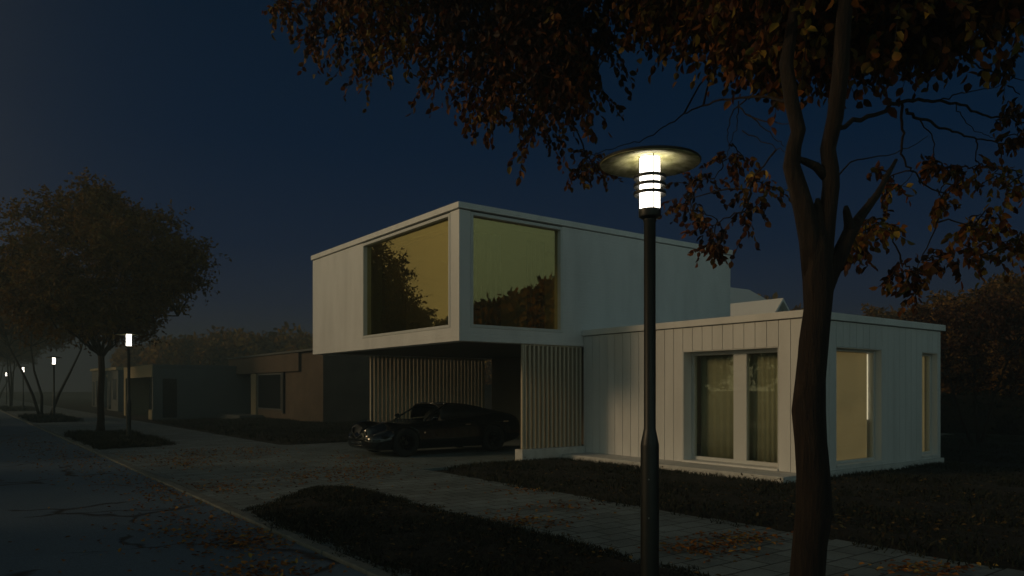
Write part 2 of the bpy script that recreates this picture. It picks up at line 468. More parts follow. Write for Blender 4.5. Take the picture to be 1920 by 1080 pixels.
# ------------------------------------------------------------------ the white house
BX0, BX1, BY0, BY1, BZ0, BZ1 = 8.476, 17.55, 13.14, 21.05, 2.62, 5.37
AX0, AX1, AY0, AY1, AZ0, AZ1 = 11.96, 17.16, 7.38, 13.14, .117, 2.86
house = tag(empty('modern_house', (12, 14, 0)), 'white modern house with jutting glazed upper box above an open carport', 'house')
bpy.context.view_layer.update()
HOFF = (12, 14, 0)
def H(mb, name, mat, parent=None, bevel=0, smooth=False):
    """part of the house, built in world coordinates"""
    off = np.array(HOFF)
    mb.v = [tuple(np.array(v) - off) for v in mb.v]
    return mb.build(name, mat, parent or house, smooth, bevel)
m = MB()
m.box(BX0, BX0 + .3, 17.73, BY1, BZ0, BZ1)
m.box(BX0, BX0 + .3, 13.49, 17.73, BZ0, 2.91)
m.box(BX0, 8.76, BY0, 13.49, BZ0, BZ1)
m.box(8.76, 11.32, BY0, BY0 + .3, BZ0, 2.91)
m.box(11.32, BX1, BY0, BY0 + .3, BZ0, BZ1)
m.box(BX1 - .3, BX1, BY0 + .3, BY1 - .3, BZ0, BZ1)
m.box(BX0 + .3, BX1, BY1 - .3, BY1, BZ0, BZ1)
H(m, 'upper_wall', M_sid)
m = MB().box(BX0 + .02, BX1 - .02, BY0 + .02, BY1 - .02, BZ1 - .015, BZ1 + .018)
H(m, 'roof', M_groove)
m = MB().box(BX0 - .045, BX1 + .045, BY0 - .045, BY1 + .045, BZ1 + .02, 5.52)
H(m, 'roof_edge', M_trim, bevel=.008)
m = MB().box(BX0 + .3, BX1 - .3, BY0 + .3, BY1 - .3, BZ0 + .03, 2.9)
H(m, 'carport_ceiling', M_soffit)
m = MB().box(BX0 + .301, BX1 - .301, BY0 + .301, BY1 - .301, 5.18, 5.35)
H(m, 'room_ceiling', M_inner)
m = MB().box(12.4, 12.5, BY0 + .3, BY1 - .3, 2.9, 5.18).box(8.78, 12.4, 18.0, 18.1, 2.9, 5.18)
H(m, 'room_wall', M_inner)
def window_x(name, X, y0, y1, z0, z1, fw, depth, gm, bars=(), recess=.06):
    """window facing -X"""
    f = MB()
    f.box(X, X + depth, y0, y0 + fw, z0, z1).box(X, X + depth, y1 - fw, y1, z0, z1)
    f.box(X, X + depth, y0 + fw, y1 - fw, z0, z0 + fw).box(X, X + depth, y0 + fw, y1 - fw, z1 - fw, z1)
    for a, b in bars: f.box(X - .005, X + depth, a, b, z0 + fw, z1 - fw)
    w = H(f, name, M_frame, bevel=.004)
    p = MB().box(X + recess, X + recess + .012, y0 + fw, y1 - fw, z0 + fw, z1 - fw)
    H(p, 'pane', gm, w)
    return w
def window_y(name, Y, x0, x1, z0, z1, fw, depth, gm, recess=.06):
    f = MB()
    f.box(x0, x0 + fw, Y, Y + depth, z0, z1).box(x1 - fw, x1, Y, Y + depth, z0, z1)
    f.box(x0 + fw, x1 - fw, Y, Y + depth, z0, z0 + fw).box(x0 + fw, x1 - fw, Y, Y + depth, z1 - fw, z1)
    w = H(f, name, M_frame, bevel=.004)
    p = MB().box(x0 + fw, x1 - fw, Y + recess, Y + recess + .012, z0 + fw, z1 - fw)
    H(p, 'pane', gm, w)
    return w
window_x('window', BX0 - .012, 13.492, 17.728, 2.912, BZ1 - .018, .065, .20, M_gold, recess=.11)
window_y('window', BY0 - .012, 8.762, 11.318, 2.912, BZ1 - .018, .065, .20, M_gold, recess=.11)
# carport
m = MB().box(14.7, 14.85, 13.34, BY1 - .3, 0, BZ0 + .02)
H(m, 'carport_wall', M_cpwall)
def trellis(name, x0, x1, y, n, z0, z1, w, dep):
    s = MB()
    for k in range(n):
        x = x0 + (x1 - x0 - w) * k / (n - 1)
        s.box(x, x + w, y, y + dep, z0, z1)
    s.box(x0 + .02, x1 - .02, y + .03, y + dep - .03, z1 - .012, z1 + .03)
    return H(s, name, M_slat, bevel=.006)
trellis('slat_screen', 10.23, 11.94, BY0 + .03, 14, .262, BZ0 - .03, .052, .13)
trellis('slat_screen', 10.40, 14.5, BY1 - .17, 30, .10, BZ0 - .03, .075, .10)
for b_ in ((10.165, 10.215, BY0 + .025, BY0 + .09, .262, BZ0), (10.27, 10.31, BY1 - .14, BY1 - .07, .10, BZ0)): H(MB().box(*b_), 'screen_post', M_slat, bevel=.006)
for b_ in ((10.08, 11.955, 13.055, 13.33, -.05, .262), (10.1, 14.69, BY1 - .24, BY1 - .01, -.05, .10)): H(MB().box(*b_), 'screen_plinth', M_conc, bevel=.01)
# annex
m = MB().box(11.22, 17.22, 7.33, 13.05, -.05, AZ0)
H(m, 'terrace_plinth', M_conc, bevel=.01)
O1 = (7.915, 10.125, .13, 2.376)        # front opening y0 y1 z0 z1
O2 = (12.96, 14.63, .175, 2.385)        # side opening x0 x1 z0 z1
O3 = (16.30, 17.03, .175, 2.385)
T = .28
c0 = AX0 + .022; r0 = AY0 + .022
m = MB()
m.box(c0, c0 + T, r0, O1[0], AZ0, AZ1).box(c0, c0 + T, O1[1], AY1 - .01, AZ0, AZ1).box(c0, c0 + T, O1[0], O1[1], O1[3], AZ1)
m.box(c0 + T, O2[0], r0, r0 + T, AZ0, AZ1).box(O2[1], O3[0], r0, r0 + T, AZ0, AZ1).box(O3[1], AX1, r0, r0 + T, AZ0, AZ1)
for o in (O2, O3):
    m.box(o[0], o[1], r0, r0 + T, AZ0, o[2]).box(o[0], o[1], r0, r0 + T, o[3], AZ1)
m.box(AX1 - .2, AX1, r0 + T, AY1 - .01, AZ0, AZ1)
H(m, 'annex_core', M_groove)
m = MB()
g = .005
# front boards (vertical) and jamb linings
pitch = .2453
ys = [O1[0] + pitch * k for k in range(-2, 22)]
def fb(y0, y1, z0, z1): m.box(AX0, c0 - .001, y0 + g, y1 - g, z0, z1)
edges = [AY0 + .0] + [y for y in ys if AY0 + .06 < y < AY1 - .06] + [AY1 - .012]
for a, b in zip(edges[:-1], edges[1:]):
    mid = (a + b) / 2
    if O1[0] < mid < O1[1]: fb(a, b, O1[3], AZ1 - .01)
    else: fb(a, b, AZ0 + .004, AZ1 - .01)
xs = [O2[0] + .2386 * k for k in range(-6, 22)]
edges = [c0 + .002] + [x for x in xs if AX0 + .08 < x < AX1 - .05] + [AX1 + .001]
for a, b in zip(edges[:-1], edges[1:]):
    mid = (a + b) / 2
    o = O2 if O2[0] < mid < O2[1] else O3 if O3[0] - .02 < mid < O3[1] + .02 else None
    if o:
        a2, b2 = max(a, o[0]), min(b, o[1])
        m.box(a2 + g, b2 - g, AY0, r0 - .001, o[3], AZ1 - .01); m.box(a2 + g, b2 - g, AY0, r0 - .001, AZ0 + .004, o[2])
    else:
        m.box(a + g, b - g, AY0, r0 - .001, AZ0 + .004, AZ1 - .01)
H(m, 'board_cladding', M_board, bevel=.003)
m = MB()   # reveals
m.box(AX0 + .004, c0 + T, O1[1] - .016, O1[1] - .002, O1[2], O1[3] - .002).box(AX0 + .004, c0 + T, O1[0] + .002, O1[0] + .016, O1[2], O1[3] - .002)
m.box(AX0 + .004, c0 + T, O1[0] + .016, O1[1] - .016, O1[3] - .016, O1[3] - .003)
H(m, 'window_reveal', M_trim)
for o in (O2, O3):
    m = MB()
    m.box(o[1] - .016, o[1] - .002, AY0 + .004, r0 + T, o[2] + .03, o[3] - .002).box(o[0] + .002, o[0] + .016, AY0 + .004, r0 + T, o[2] + .03, o[3] - .002)
    m.box(o[0] + .016, o[1] - .016, AY0 + .004, r0 + T, o[3] - .016, o[3] - .003)
    H(m, 'window_reveal', M_trim)
    H(MB().box(o[0] + .002, o[1] - .002, AY0 - .03, r0 + T, o[2] + .002, o[2] + .03), 'window_sill', M_trim, bevel=.005)
H(MB().box(AX0 - .03, c0 + T, O1[0] + .002, O1[1] - .002, AZ0 + .002, O1[2] + .03), 'window_sill', M_trim, bevel=.005)
m = MB().box(AX0 + .012, AX1 - .012, AY0 + .012, AY1 - .01, AZ1 - .03, AZ1 + .003)
H(m, 'annex_roof', M_groove)
m = MB().box(AX0 - .055, AX1 + .12, AY0 - .055, AY1 - .006, AZ1 + .004, 2.995)
H(m, 'annex_roof_edge', M_trim, bevel=.008)
window_x('window', c0 + T - .05, O1[0] + .018, O1[1] - .018, O1[2] + .032, O1[3] - .018, .07, .09, M_glass, bars=[(8.77, 9.07)], recess=.04)
window_y('window', r0 + .11, O2[0] + .018, O2[1] - .018, O2[2] + .032, O2[3] - .018, .05, .07, M_glass, recess=.03)
window_y('window', r0 + .11, O3[0] + .018, O3[1] - .018, O3[2] + .032, O3[3] - .018, .05, .07, M_glass, recess=.03)
m = MB().box(c0 + T, AX1 - .2, r0 + T, AY1 - .02, AZ0 + .002, AZ0 + .03)
H(m, 'annex_floor', M_floorin)
m = MB().box(c0 + T, AX1 - .2, r0 + T, AY1 - .02, 2.62, 2.84).box(c0 + T + .02, AX1 - .22, AY1 - .12, AY1 - .03, AZ0 + .03, 2.62).box(AX1 - .26, AX1 - .21, r0 + T + .02, AY1 - .13, AZ0 + .03, 2.62)
H(m, 'annex_lining', M_inner)

# curtains, blinds
def curtain(name, p0, p1, z0, z1, amp, wave, mat, label, cat='curtain'):
    p0 = np.array(p0, float); p1 = np.array(p1, float)
    Ln = np.linalg.norm(p1 - p0); n = int(Ln / wave * 10)
    tdir = (p1 - p0) / Ln; nd = np.array((-tdir[1], tdir[0]))
    s = np.linspace(0, Ln, n)
    off = amp * np.sin(2 * math.pi * s / wave + .8 * np.sin(s * 3.1)) * (1 + .3 * np.sin(s * 7))
    xy = p0 + s[:, None] * tdir + off[:, None] * nd
    V = np.concatenate([np.c_[xy, np.full(n, z0)], np.c_[xy, np.full(n, z1)], np.c_[xy + nd * .006, np.full(n, z1)], np.c_[xy + nd * .006, np.full(n, z0)]])
    i = np.arange(n - 1)
    Fc = np.concatenate([np.stack([a * n + i, a * n + i + 1, b * n + i + 1, b * n + i], 1) for a, b in ((0, 1), (1, 2), (2, 3), (3, 0))])
    o = mk(name, V, Fc, mat, smooth=True)
    return tag(o, label, cat)
M_cbrown = material('brown_curtain', (.085, .055, .025), .9)
M_csheer = material('sheer_curtain', (.36, .365, .28), .9)
M_colive = material('olive_curtain', (.11, .095, .04), .9)
curtain('curtain', (8.95, 13.75), (9.98, 13.75), 2.93, 5.1, .04, .13, M_cbrown, 'dark brown pleated curtain left of the gap behind the upper right window')
curtain('curtain', (10.75, 13.75), (11.3, 13.75), 2.93, 5.1, .04, .13, M_cbrown, 'narrow brown pleated curtain right of the gap behind the upper right window')
curtain('curtain', (8.98, 17.62), (8.98, 16.35), 2.93, 5.1, .035, .14, M_colive, 'olive curtain drawn at the left end of the upper left window')
curtain('curtain', (12.42, 7.97), (12.42, 8.86), .16, 2.5, .010, .11, M_csheer, 'sheer pale curtain behind the right door of the annex front')
curtain('curtain', (12.45, 9.00), (12.45, 10.06), .16, 2.5, .008, .16, M_csheer, 'flat sheer curtain behind the left door of the annex front')
m = MB()
m.tube([(8.9, 17.6, 5.13), (8.9, 13.6, 5.13)], .012, 8)
tag(m.build('curtain_rail', M_alu), 'thin curtain rail along the ceiling of the upper left window', 'curtain rail')
def emat(name, col, e, base=(.5, .45, .35)):
    m = material(name, base, .9)
    b = m.node_tree.nodes['Principled BSDF']
    b.inputs['Emission Color'].default_value = (*col, 1); b.inputs['Emission Strength'].default_value = e
    return m
M_blind = emat('lit_blind', (1.0, .66, .27), .105)
t = NT(M_blind); n1 = t.noise(t.coord((1, 1, 1)), 1.3, 3)
t.put(t.b.inputs['Emission Strength'], t.ramp(n1, [(.3, .078), (.7, .115)]))
def blind(x0, x1, z0, z1, y, label):
    r = tag(empty('roller_blind', ((x0 + x1) / 2, y, z0)), label, 'blind')
    w = (x1 - x0) / 2
    MB().box(-w, w, 0, .006, 0.0, z1 - z0 - .03).build('fabric', M_blind, r)
    MB().tube([(-w, .02, z1 - z0), (w, .02, z1 - z0)], .025, 12).build('roller', M_frame, r)
    MB().box(-w, w, -.004, .012, -.025, -.001).build('bottom_bar', M_frame, r)
    return r
blind(O2[0] + .08, O2[1] - .12, .24, 2.34, r0 + .22, 'lit beige roller blind in the wide side window of the annex')
blind(O3[0] + .07, O3[1] - .08, .24, 2.34, r0 + .22, 'lit beige roller blind in the narrow end window of the annex')
st = tag(empty('blind_gap_glow', (O2[1] - .082, r0 + .225, 1.0)), 'glowing upright sliver added as lamplight in the gap beside the annex blind', 'glowing gap')
MB().box(-.011, .011, -.006, .012, .0, 1.30).build('glow_sliver', emat('gap_lamplight', (1, .85, .6), .75), st)  # added glowing sliver, stands in for lamplight through the gap beside the blind
MB().box(-.016, .016, .013, .028, -.01, 1.31).build('sliver_backing', M_alu, st)

# ------------------------------------------------------------------ neighbour houses
M_nbrown = material('brown_render', (.22, .155, .105), .85)
t = NT(M_nbrown); t.base(t.ramp(t.noise(t.coord(), 1.2, 6), [(.3, (.085, .064, .046)), (.7, (.125, .095, .068))]))
M_ngrey = material('grey_render', (.10, .11, .11), .85)
M_npale = material('pale_render', (.32, .27, .17), .85)
M_nglass = material('dark_window', (.012, .014, .016), .15, 0, .3)
nh = tag(empty('neighbour_house', (13.7, 32.8, 0)), 'low brown flat roofed house with a wide roof edge left of the carport', 'house')
# local frame: x into the plot, y along the street
m = MB().box(0, 9, 0, 10.2, -.1, 3.0).box(1.6, 9, 10.2, 14.2, -.1, 2.75)
m.build('wall', M_nbrown, nh)
MB().box(-.10, -.002, 9.25, 10.1, -.1, 2.48).build('pilaster', M_npale, nh)
MB().box(0, 9, -.0, 14.2, 3.003, 3.42).box(-.14, 0, 2.7, 14.2, 2.5, 3.42).box(0, 2.2, 10.21, 14.2, 2.5, 3.0).build('fascia', M_nbrown, nh)
MB().box(-.22, 9.1, -.06, 14.3, 3.423, 3.52).build('roof', M_ngrey, nh)
w = MB().box(-.05, -.002, 5.3, 9.1, .50, .58).box(-.05, -.002, 5.3, 9.1, 2.38, 2.46).box(-.05, -.002, 5.3, 5.42, .58, 2.38).box(-.05, -.002, 8.98, 9.1, .58, 2.38).build('window', M_ngrey, nh)
MB().box(-.03, -.004, 5.42, 8.98, .58, 2.38).build('pane', M_nglass, w)
MB().box(1.55, 1.598, 11.0, 13.3, .1, 2.3).build('door', M_ngrey, nh)
MB().tube([(-.07, 4.95, .35), (-.07, 4.95, 2.5)], .07, 10).build('drainpipe', M_dark, nh)
MB().box(-1.3, -.02, 8.2, 12.5, -.1, .18).build('step', M_ngrey, nh)
MB().box(3.2, 3.9, 6.5, 7.3, 3.52, 3.9).build('chimney', M_ngrey, nh)

n2 = tag(empty('portal_house', (9.0, 45.5, 0)), 'hazy low grey house with a pale framed porch beyond the second lamp', 'house')
MB().box(1.4, 10, .3, 9, -.1, 2.85).box(0, 1.4, 0.0, .28, -.1, 2.85).box(1.4, 10, 0.0, .28, -.1, 2.85).build('wall', M_ngrey, n2)
MB().box(.02, 10.1, -.06, 9.1, 2.853, 3.0).build('roof', M_ngrey, n2)
MB().box(-.06, .0, 7.9, 8.5, -.1, 2.3).box(-.06, .0, -.0, 8.5, 2.3, 3.0).box(-.06, .0, 0, .9, -.1, .45).box(0, 1.4, 8.3, 8.5, -.1, 2.85).build('porch_frame', M_npale, n2)
MB().box(1.36, 1.398, 1.2, 4.0, .0, 2.2).build('garage_door', M_nglass, n2)
MB().box(1.36, 1.398, 4.8, 7.4, .6, 2.1).build('window', M_nglass, n2)
MB().box(.5, 1.25, -.03, -.002, .0, 2.2).build('side_door', M_nglass, n2)
for k, (y, hh, lab) in enumerate(((64, 3.1, 'faint hazy flat roofed house behind the leaning trunks'), (80, 3.4, 'faintest flat roofed house lost in the haze far down the street'))):
    n3 = tag(empty('hazy_house', (10.2 + k, y, 0)), lab, 'house')
    MB().box(0, 9, 0, 5, -.1, hh).box(1.2, 9, 5, 12, -.1, hh - .4).build('wall', M_ngrey, n3)
    MB().box(-.15, 9.1, -.1, 5.1, hh + .003, hh + .22).box(1.0, 9.1, 5.1, 12.1, hh - .397, hh - .2).build('roof', M_npale, n3)
    MB().box(-.03, -.002, .8, 2.2, .8, 2.4).build('window', M_nglass, n3)
    MB().box(-.03, -.002, 3.2, 4.3, 0, 2.3).build('door', M_nglass, n3)
# pale gabled houses behind
M_rwhite = material('pale_roof', (.74, .74, .73), .7)
M_gwall = material('gable_wall', (.34, .35, .34), .85)
def gable(name, L, hw, zr, ze, label, loc, rz, roofm):
    r = tag(empty(name, loc, rz), label, 'house')
    m = MB()      # ridge along local y
    m.solid([(-hw, 0, 0), (hw, 0, 0), (hw, 0, ze), (0, 0, zr - .1), (-hw, 0, ze), (-hw, L, 0), (hw, L, 0), (hw, L, ze), (0, L, zr - .1), (-hw, L, ze)],
            [(0, 1, 2, 3, 4), (9, 8, 7, 6, 5), (0, 4, 9, 5), (1, 6, 7, 2)])
    m.build('wall', M_gwall, r)
    m = MB(); e = .35; dz = (zr - ze) * e / hw
    for s in (-1, 1):
        a = [(0, -.25, zr), (s * (hw + e), -.25, ze - dz), (s * (hw + e), L + .25, ze - dz), (0, L + .25, zr)]
        b = [(x, y, z - .14) for x, y, z in a]
        f = [(0, 1, 2, 3), (7, 6, 5, 4), (0, 4, 5, 1), (1, 5, 6, 2), (2, 6, 7, 3)]
        m.solid(a + b, f if s > 0 else [tuple(reversed(q)) for q in f])
    m.build('roof', roofm, r)
    w = MB().box(-.5, .5, -.03, -.002, ze - 1.6, ze - .4).build('window', M_nglass, r)
    return r
gable('gabled_house', 14, 2.9, 5.86, 2.75, 'small house with a pale steep gable roof showing above the annex', (31.0, 20.5, 0), 0, M_rwhite)
gable('gabled_house', 13, 5.0, 7.62, 4.7, 'taller house with a pale grey roof partly hidden by the white upper box', (38.3, 27.5, 0), R(90), M_rwhite)

# ------------------------------------------------------------------ street lamps
M_tube = emat('lamp_glow', (1.0, .92, .78), 6.5, (.9, .9, .85))
M_moss = material('mossy_reflector', (.30, .27, .11), .7)
t = NT(M_moss)
nz = t.noise(t.coord((1, 1, 1)), 9, 7, .6)
t.base(t.ramp(nz, [(.36, (.22, .21, .08)), (.52, (.52, .49, .25)), (.7, (.70, .66, .42))]))
def make_lamp():
    r = empty('street_lamp')
    def es(o): o.modifiers.new('e', 'EDGE_SPLIT').split_angle = R(40); return o
    es(MB().lathe([(.072, -.05), (.072, 1.12), (.071, 1.13), (.050, 1.235), (.046, 1.25), (.046, 2.87), (.052, 2.88), (.052, 2.905), (.05, 2.905)], 28).build('pole', M_dark, r, True))
    es(MB().lathe([(.056, 2.895), (.084, 2.912), (.087, 2.922), (.087, 2.972), (.074, 2.974)], 32).build('collar', M_dark, r, True))
    es(MB().lathe([(.0785, 2.97), (.0785, 3.372)], 32).build('light_tube', M_tube, r, True))
    for z in (3.086, 3.150, 3.214):
        es(MB().lathe([(.094, z + .002), (.124, z - .004), (.127, z), (.127, z + .018), (.124, z + .022), (.094, z + .020)], 40, closed=True).build('ring', M_dark, r, True))
    for k in range(4):
        a = R(62 + 90 * k)
        x, y = .0865 * math.cos(a), .0865 * math.sin(a)
        MB().tube([(x, y, 2.96), (x, y, 3.385)], .0048, 6).build('rod', M_dark, r)
    sh = es(MB().lathe([(.005, 3.425), (.2, 3.405), (.390, 3.350), (.395, 3.343), (.393, 3.334), (.386, 3.334), (.2, 3.380), (.01, 3.408)], 64).build('lamp_shade', M_dark, r, True))
    MB().lathe([(.386, 3.326), (.2, 3.370), (.02, 3.398), (.02, 3.402), (.2, 3.374), (.386, 3.331)], 64, closed=True).build('reflector', M_moss, sh, True)
    for z in (.86, .56):
        MB().tube([(-.0715 * .8, -.0715 * .6, z), (-.0755 * .8, -.0755 * .6, z)], .006, 8).build('bolt', M_alu, r)
    return r
lamp = make_lamp()
lamp_labels = ['black street lamp with wide disc shade standing nearest before the white annex', 'lit street lamp beside the forked trunk of the full street tree',
               'small lit street lamp among the thin leaning trunks in the haze', 'fourth street lamp down the kerb, small and white in the haze', 'farthest street lamp, a faint dot at the left edge']
for k, (x, y) in enumerate(((4.384, 4.042), (4.6, 26.9), (4.6, 49.2), (4.6, 72.0), (4.6, 95.5))):
    o = lamp if k == 0 else copy_tree(lamp)
    o.location = (x, y, .04); tag(o, lamp_labels[k], 'street lamp', 'street lamps along the kerb')

# ------------------------------------------------------------------ car
M_paint = material('black_paint', (.003, .004, .006), .10, 0, .35)
M_paint.node_tree.nodes['Principled BSDF'].inputs['Coat Weight'].default_value = .35
M_paint.node_tree.nodes['Principled BSDF'].inputs['Coat Roughness'].default_value = .04
M_tyre = material('tyre', (.012, .012, .012), .85)
M_rim = material('rim', (.008, .008, .009), .45, .3)
M_rimc = material('dark_chrome', (.25, .25, .25), .25, 1.0)
M_chrome = material('chrome', (.75, .75, .75), .12, 1.0)
M_leath = material('leather', (.008, .007, .007), .6)
M_sideglass = material('dark_side_glass', (.003, .003, .004), .05, 0, .5)
M_lens = material('lamp_lens', (.03, .034, .038), .08, 0, .5)
car = tag(empty('sports_car', (7.72, 16.50, 0.004)), 'low glossy black sports car with a dark soft top parked nose out in the carport', 'car')
ST = [  # x, z low, half width, z waist, half width shoulder, z shoulder, z top
    (0.00, .26, .44, .36, .36, .43, .45), (.07, .18, .68, .37, .58, .50, .52), (.25, .14, .84, .40, .72, .595, .60), (.55, .14, .91, .45, .78, .69, .685),
    (.88, .14, .94, .48, .80, .75, .745), (1.2, .14, .925, .49, .79, .79, .81), (1.42, .14, .91, .49, .78, .82, .86), (1.55, .14, .91, .49, .78, .83, .87),
    (1.64, .14, .91, .49, .78, .835, .50), (2.1, .14, .91, .49, .79, .85, .46), (2.7, .14, .925, .51, .80, .90, .46), (2.88, .14, .935, .52, .80, .94, .60),
    (3.0, .14, .94, .54, .79, .97, 1.04), (3.4, .15, .965, .56, .77, 1.0, 1.06), (3.85, .18, .94, .60, .72, .99, 1.04), (4.2, .24, .87, .62, .62, .95, .99), (4.40, .30, .77, .62, .54, .88, .92), (4.45, .40, .56, .62, .42, .80, .82)]
V = []; Fc = []
for (x, zl, hw, zw, sw, zs, zt) in ST:
    half = [(hw * .8, zl), (hw * .97, zl + .06), (hw, zw), (hw * .6 + sw * .4, zw * .35 + zs * .65), (sw, zs), (sw * .86, zs * .9 + zt * .1 if zt > .7 else zs - .02), (sw * .78, zs * .4 + zt * .6 if zt > .7 else zt + .25), (sw * .4, zt)]
    ring = [(x, 0, zl)] + [(x, -a, b) for a, b in half] + [(x, 0, zt)] + [(x, a, b) for a, b in reversed(half)]
    V += ring
nr = 18
for i in range(len(ST) - 1):
    for k in range(nr):
        k2 = (k + 1) % nr
        Fc.append((i * nr + k, (i + 1) * nr + k, (i + 1) * nr + k2, i * nr + k2))
Fc.append(tuple(range(nr))); Fc.append(tuple((len(ST) - 1) * nr + k for k in reversed(range(nr))))
body = mk('body', V, Fc, M_paint, car, True)
s = body.modifiers.new('s', 'SUBSURF'); s.levels = 2; s.render_levels = 2
cut = MB()
for x in (.88, 3.42):
    for sgn in (-1, 1):
        cut.tube([(x, sgn * .66, .34), (x, sgn * 1.1, .34)], .372, 28)
dg = bpy.context.evaluated_depsgraph_get()
cutter = cut.build('cutter', M_tyre)
cutter.location = (7.72, 16.50, .004)
bpy.context.view_layer.update()
bo = body.modifiers.new('b', 'BOOLEAN'); bo.operation = 'DIFFERENCE'; bo.object = cutter; bo.solver = 'EXACT'
bpy.context.view_layer.update()
dg = bpy.context.evaluated_depsgraph_get()
me2 = bpy.data.meshes.new_from_object(body.evaluated_get(dg))
body.modifiers.clear(); body.data = me2
bpy.data.objects.remove(cutter)
for x in (.88, 3.42):
    for sgn in (-1, 1):
        wl_ = MB().lathe([(.20, -.11), (.30, -.115), (.328, -.09), (.335, -.05), (.335, .05), (.328, .09), (.30, .115), (.20, .11)], 36, closed=True).build('wheel', M_tyre, car, True)
        wl_.location = (x, sgn * .80, .335); wl_.rotation_euler = (R(90), 0, 0)
        rm = MB().lathe([(.205, -.1), (.205, .1), (.19, .1), (.19, -.1)], 32, closed=True)
        for q in range(10):
            a = 2 * math.pi * q / 10
            rm.tube([(.03 * math.cos(a), .03 * math.sin(a), -.08 * sgn * -1), (.195 * math.cos(a), .195 * math.sin(a), -.09 * sgn * -1)], .014, 6)
        rm.lathe([(.045, -.09), (.045, .09)], 16)
        rm.build('rim', M_rim, wl_)
# windscreen
def scr(u, v):   # u -1..1 across, v 0..1 up
    x = 1.02 + .40 * u * u + v * (.90 - .16 * u * u); z = .79 + .46 * v + .03 * u * u + .03 * v * (1 - v) * 4 * .4 - .045 * v * u * u
    return (x, u * (.74 - .13 * v), z)
V = []; nu, nv = 17, 7
for j in range(nv):
    for i in range(nu): V.append(scr(-1 + 2 * i / (nu - 1), j / (nv - 1)))
i = np.arange(nu * nv).reshape(nv, nu)
Fc = np.stack([i[:-1, :-1].ravel(), i[:-1, 1:].ravel(), i[1:, 1:].ravel(), i[1:, :-1].ravel()], 1)
wsn = mk('windscreen', V, Fc, glass('screen_glass', (.8, .9, 1), None, (.75, .8, .78), .03), car, True)
fm = MB()
fm.tube([scr(-1, v / 8) for v in range(9)] + [scr(-1 + 2 * k / 12, 1) for k in range(1, 12)] + [scr(1, 1 - v / 8) for v in range(9)], .024, 8)
fm.build('windscreen_frame', M_paint, wsn, True)
def seat(x, y, s=1.0):
    m = MB()
    m.tube([(x, y, .40), (x + .03, y, .62), (x + .12, y, .9), (x + .17, y, 1.02)], [.20 * s, .235 * s, .21 * s, .13 * s], 14)
    m.tube([(x + .16, y - .0, .97), (x + .185, y, 1.04), (x + .19, y, 1.11), (x + .19, y, 1.13)], [.08, .125, .115, .06], 12)
    m.box(x - .5, x + .02, y - .24, y + .24, .40, .52)
    o = m.build('seat', M_leath, car, True)
    return o
seat(2.22, -.36); seat(2.22, .36)
RF = [(1.90, 1.225, .62, .85), (2.05, 1.235, .63, .86), (2.4, 1.238, .65, .88), (2.8, 1.215, .66, .90), (3.1, 1.165, .66, .93), (3.35, 1.10, .64, .97), (3.6, 1.045, .60, 1.0)]
def roof_ring(x, zt, w, zb):
    h = [(w + .13, zb), (w + .09, zb * .6 + zt * .4), (w, zb * .22 + zt * .78), (w * .8, zb * .06 + zt * .94), (w * .4, zt)]
    return [(x, -a, b) for a, b in h] + [(x, 0, zt + .004)] + [(x, a, b) for a, b in reversed(h)]
V = []; Fc = []
for q in RF: V += roof_ring(*q)
for i_ in range(len(RF) - 1):
    for k in range(10): Fc.append((i_ * 11 + k, i_ * 11 + k + 1, (i_ + 1) * 11 + k + 1, (i_ + 1) * 11 + k))
rf = mk('soft_top', V, Fc, M_leath, car, True)
sm_ = rf.modifiers.new('t', 'SOLIDIFY'); sm_.thickness = .02; sm_.offset = -1
for sg in (-1, 1):
    a = [roof_ring(*q) for q in RF[:5]]
    up = [(p[2][0], sg * (abs(p[2][1]) + .006), p[2][2] - .02) for p in a]
    lo = [(p[0][0], sg * (abs(p[0][1]) - .004), p[0][2] + .03) for p in a]
    mid = [(p[1][0], sg * (abs(p[1][1]) + .012), p[1][2]) for p in a]
    n_ = len(a)
    V = up[:-1] + mid + lo
    Fc = [(i_, i_ + 1, n_ - 1 + i_ + 1, n_ - 1 + i_) for i_ in range(n_ - 2)] + [(n_ - 2, n_ - 1 + n_ - 1, n_ - 1 + n_ - 2)] + [(n_ - 1 + i_, n_ - 1 + i_ + 1, 2 * n_ - 1 + i_ + 1, 2 * n_ - 1 + i_) for i_ in range(n_ - 1)]
    mk('side_window', V, Fc, M_sideglass, car, True)
for sg in (-1, 1):
    m = MB().lathe([(.001, -1), (.5, -.86), (.86, -.5), (1, 0), (.86, .5), (.5, .86), (.001, 1)], 18)
    m.v = [(.30 + x * .17, sg * (.70 + y * .075 + x * .06), .565 + z * .04 + x * .045) for x, y, z in m.v]
    m.build('headlight', M_lens, car, True)
    m = MB().tube([(1.62, sg * .80, .84), (1.60, sg * .93, .90)], .014, 6)
    m.tube([(1.55, sg * .98, .91), (1.59, sg * .98, .915), (1.66, sg * .98, .915), (1.68, sg * .98, .91)], [.02, .045, .05, .035], 10)
    m.build('mirror', M_paint, car, True)
    MB().box(2.52, 2.68, sg * .905 - .012, sg * .905 + .012, .715, .735).build('door_handle', M_chrome, car, bevel=.005)
    m = MB().tube([(.16, sg * .42, .27), (.13, sg * .55, .275), (.20, sg * .68, .28)], [.012, .03, .012], 8)
    m.build('fog_lamp', M_chrome, car, True)
    MB().tube([(1.36, sg * .90, .56), (1.36, sg * .917, .56)], .022, 12).build('side_repeater', M_chrome, car)
m = MB()
m.tube([(.05, -.40, .27), (.005, -.2, .265), (-.01, 0, .265), (.005, .2, .265), (.05, .40, .27)], .010, 6)
m.tube([(.04, -.36, .34), (.0, -.2, .35), (-.012, 0, .353), (.0, .2, .35), (.04, .36, .34)], .007, 6)
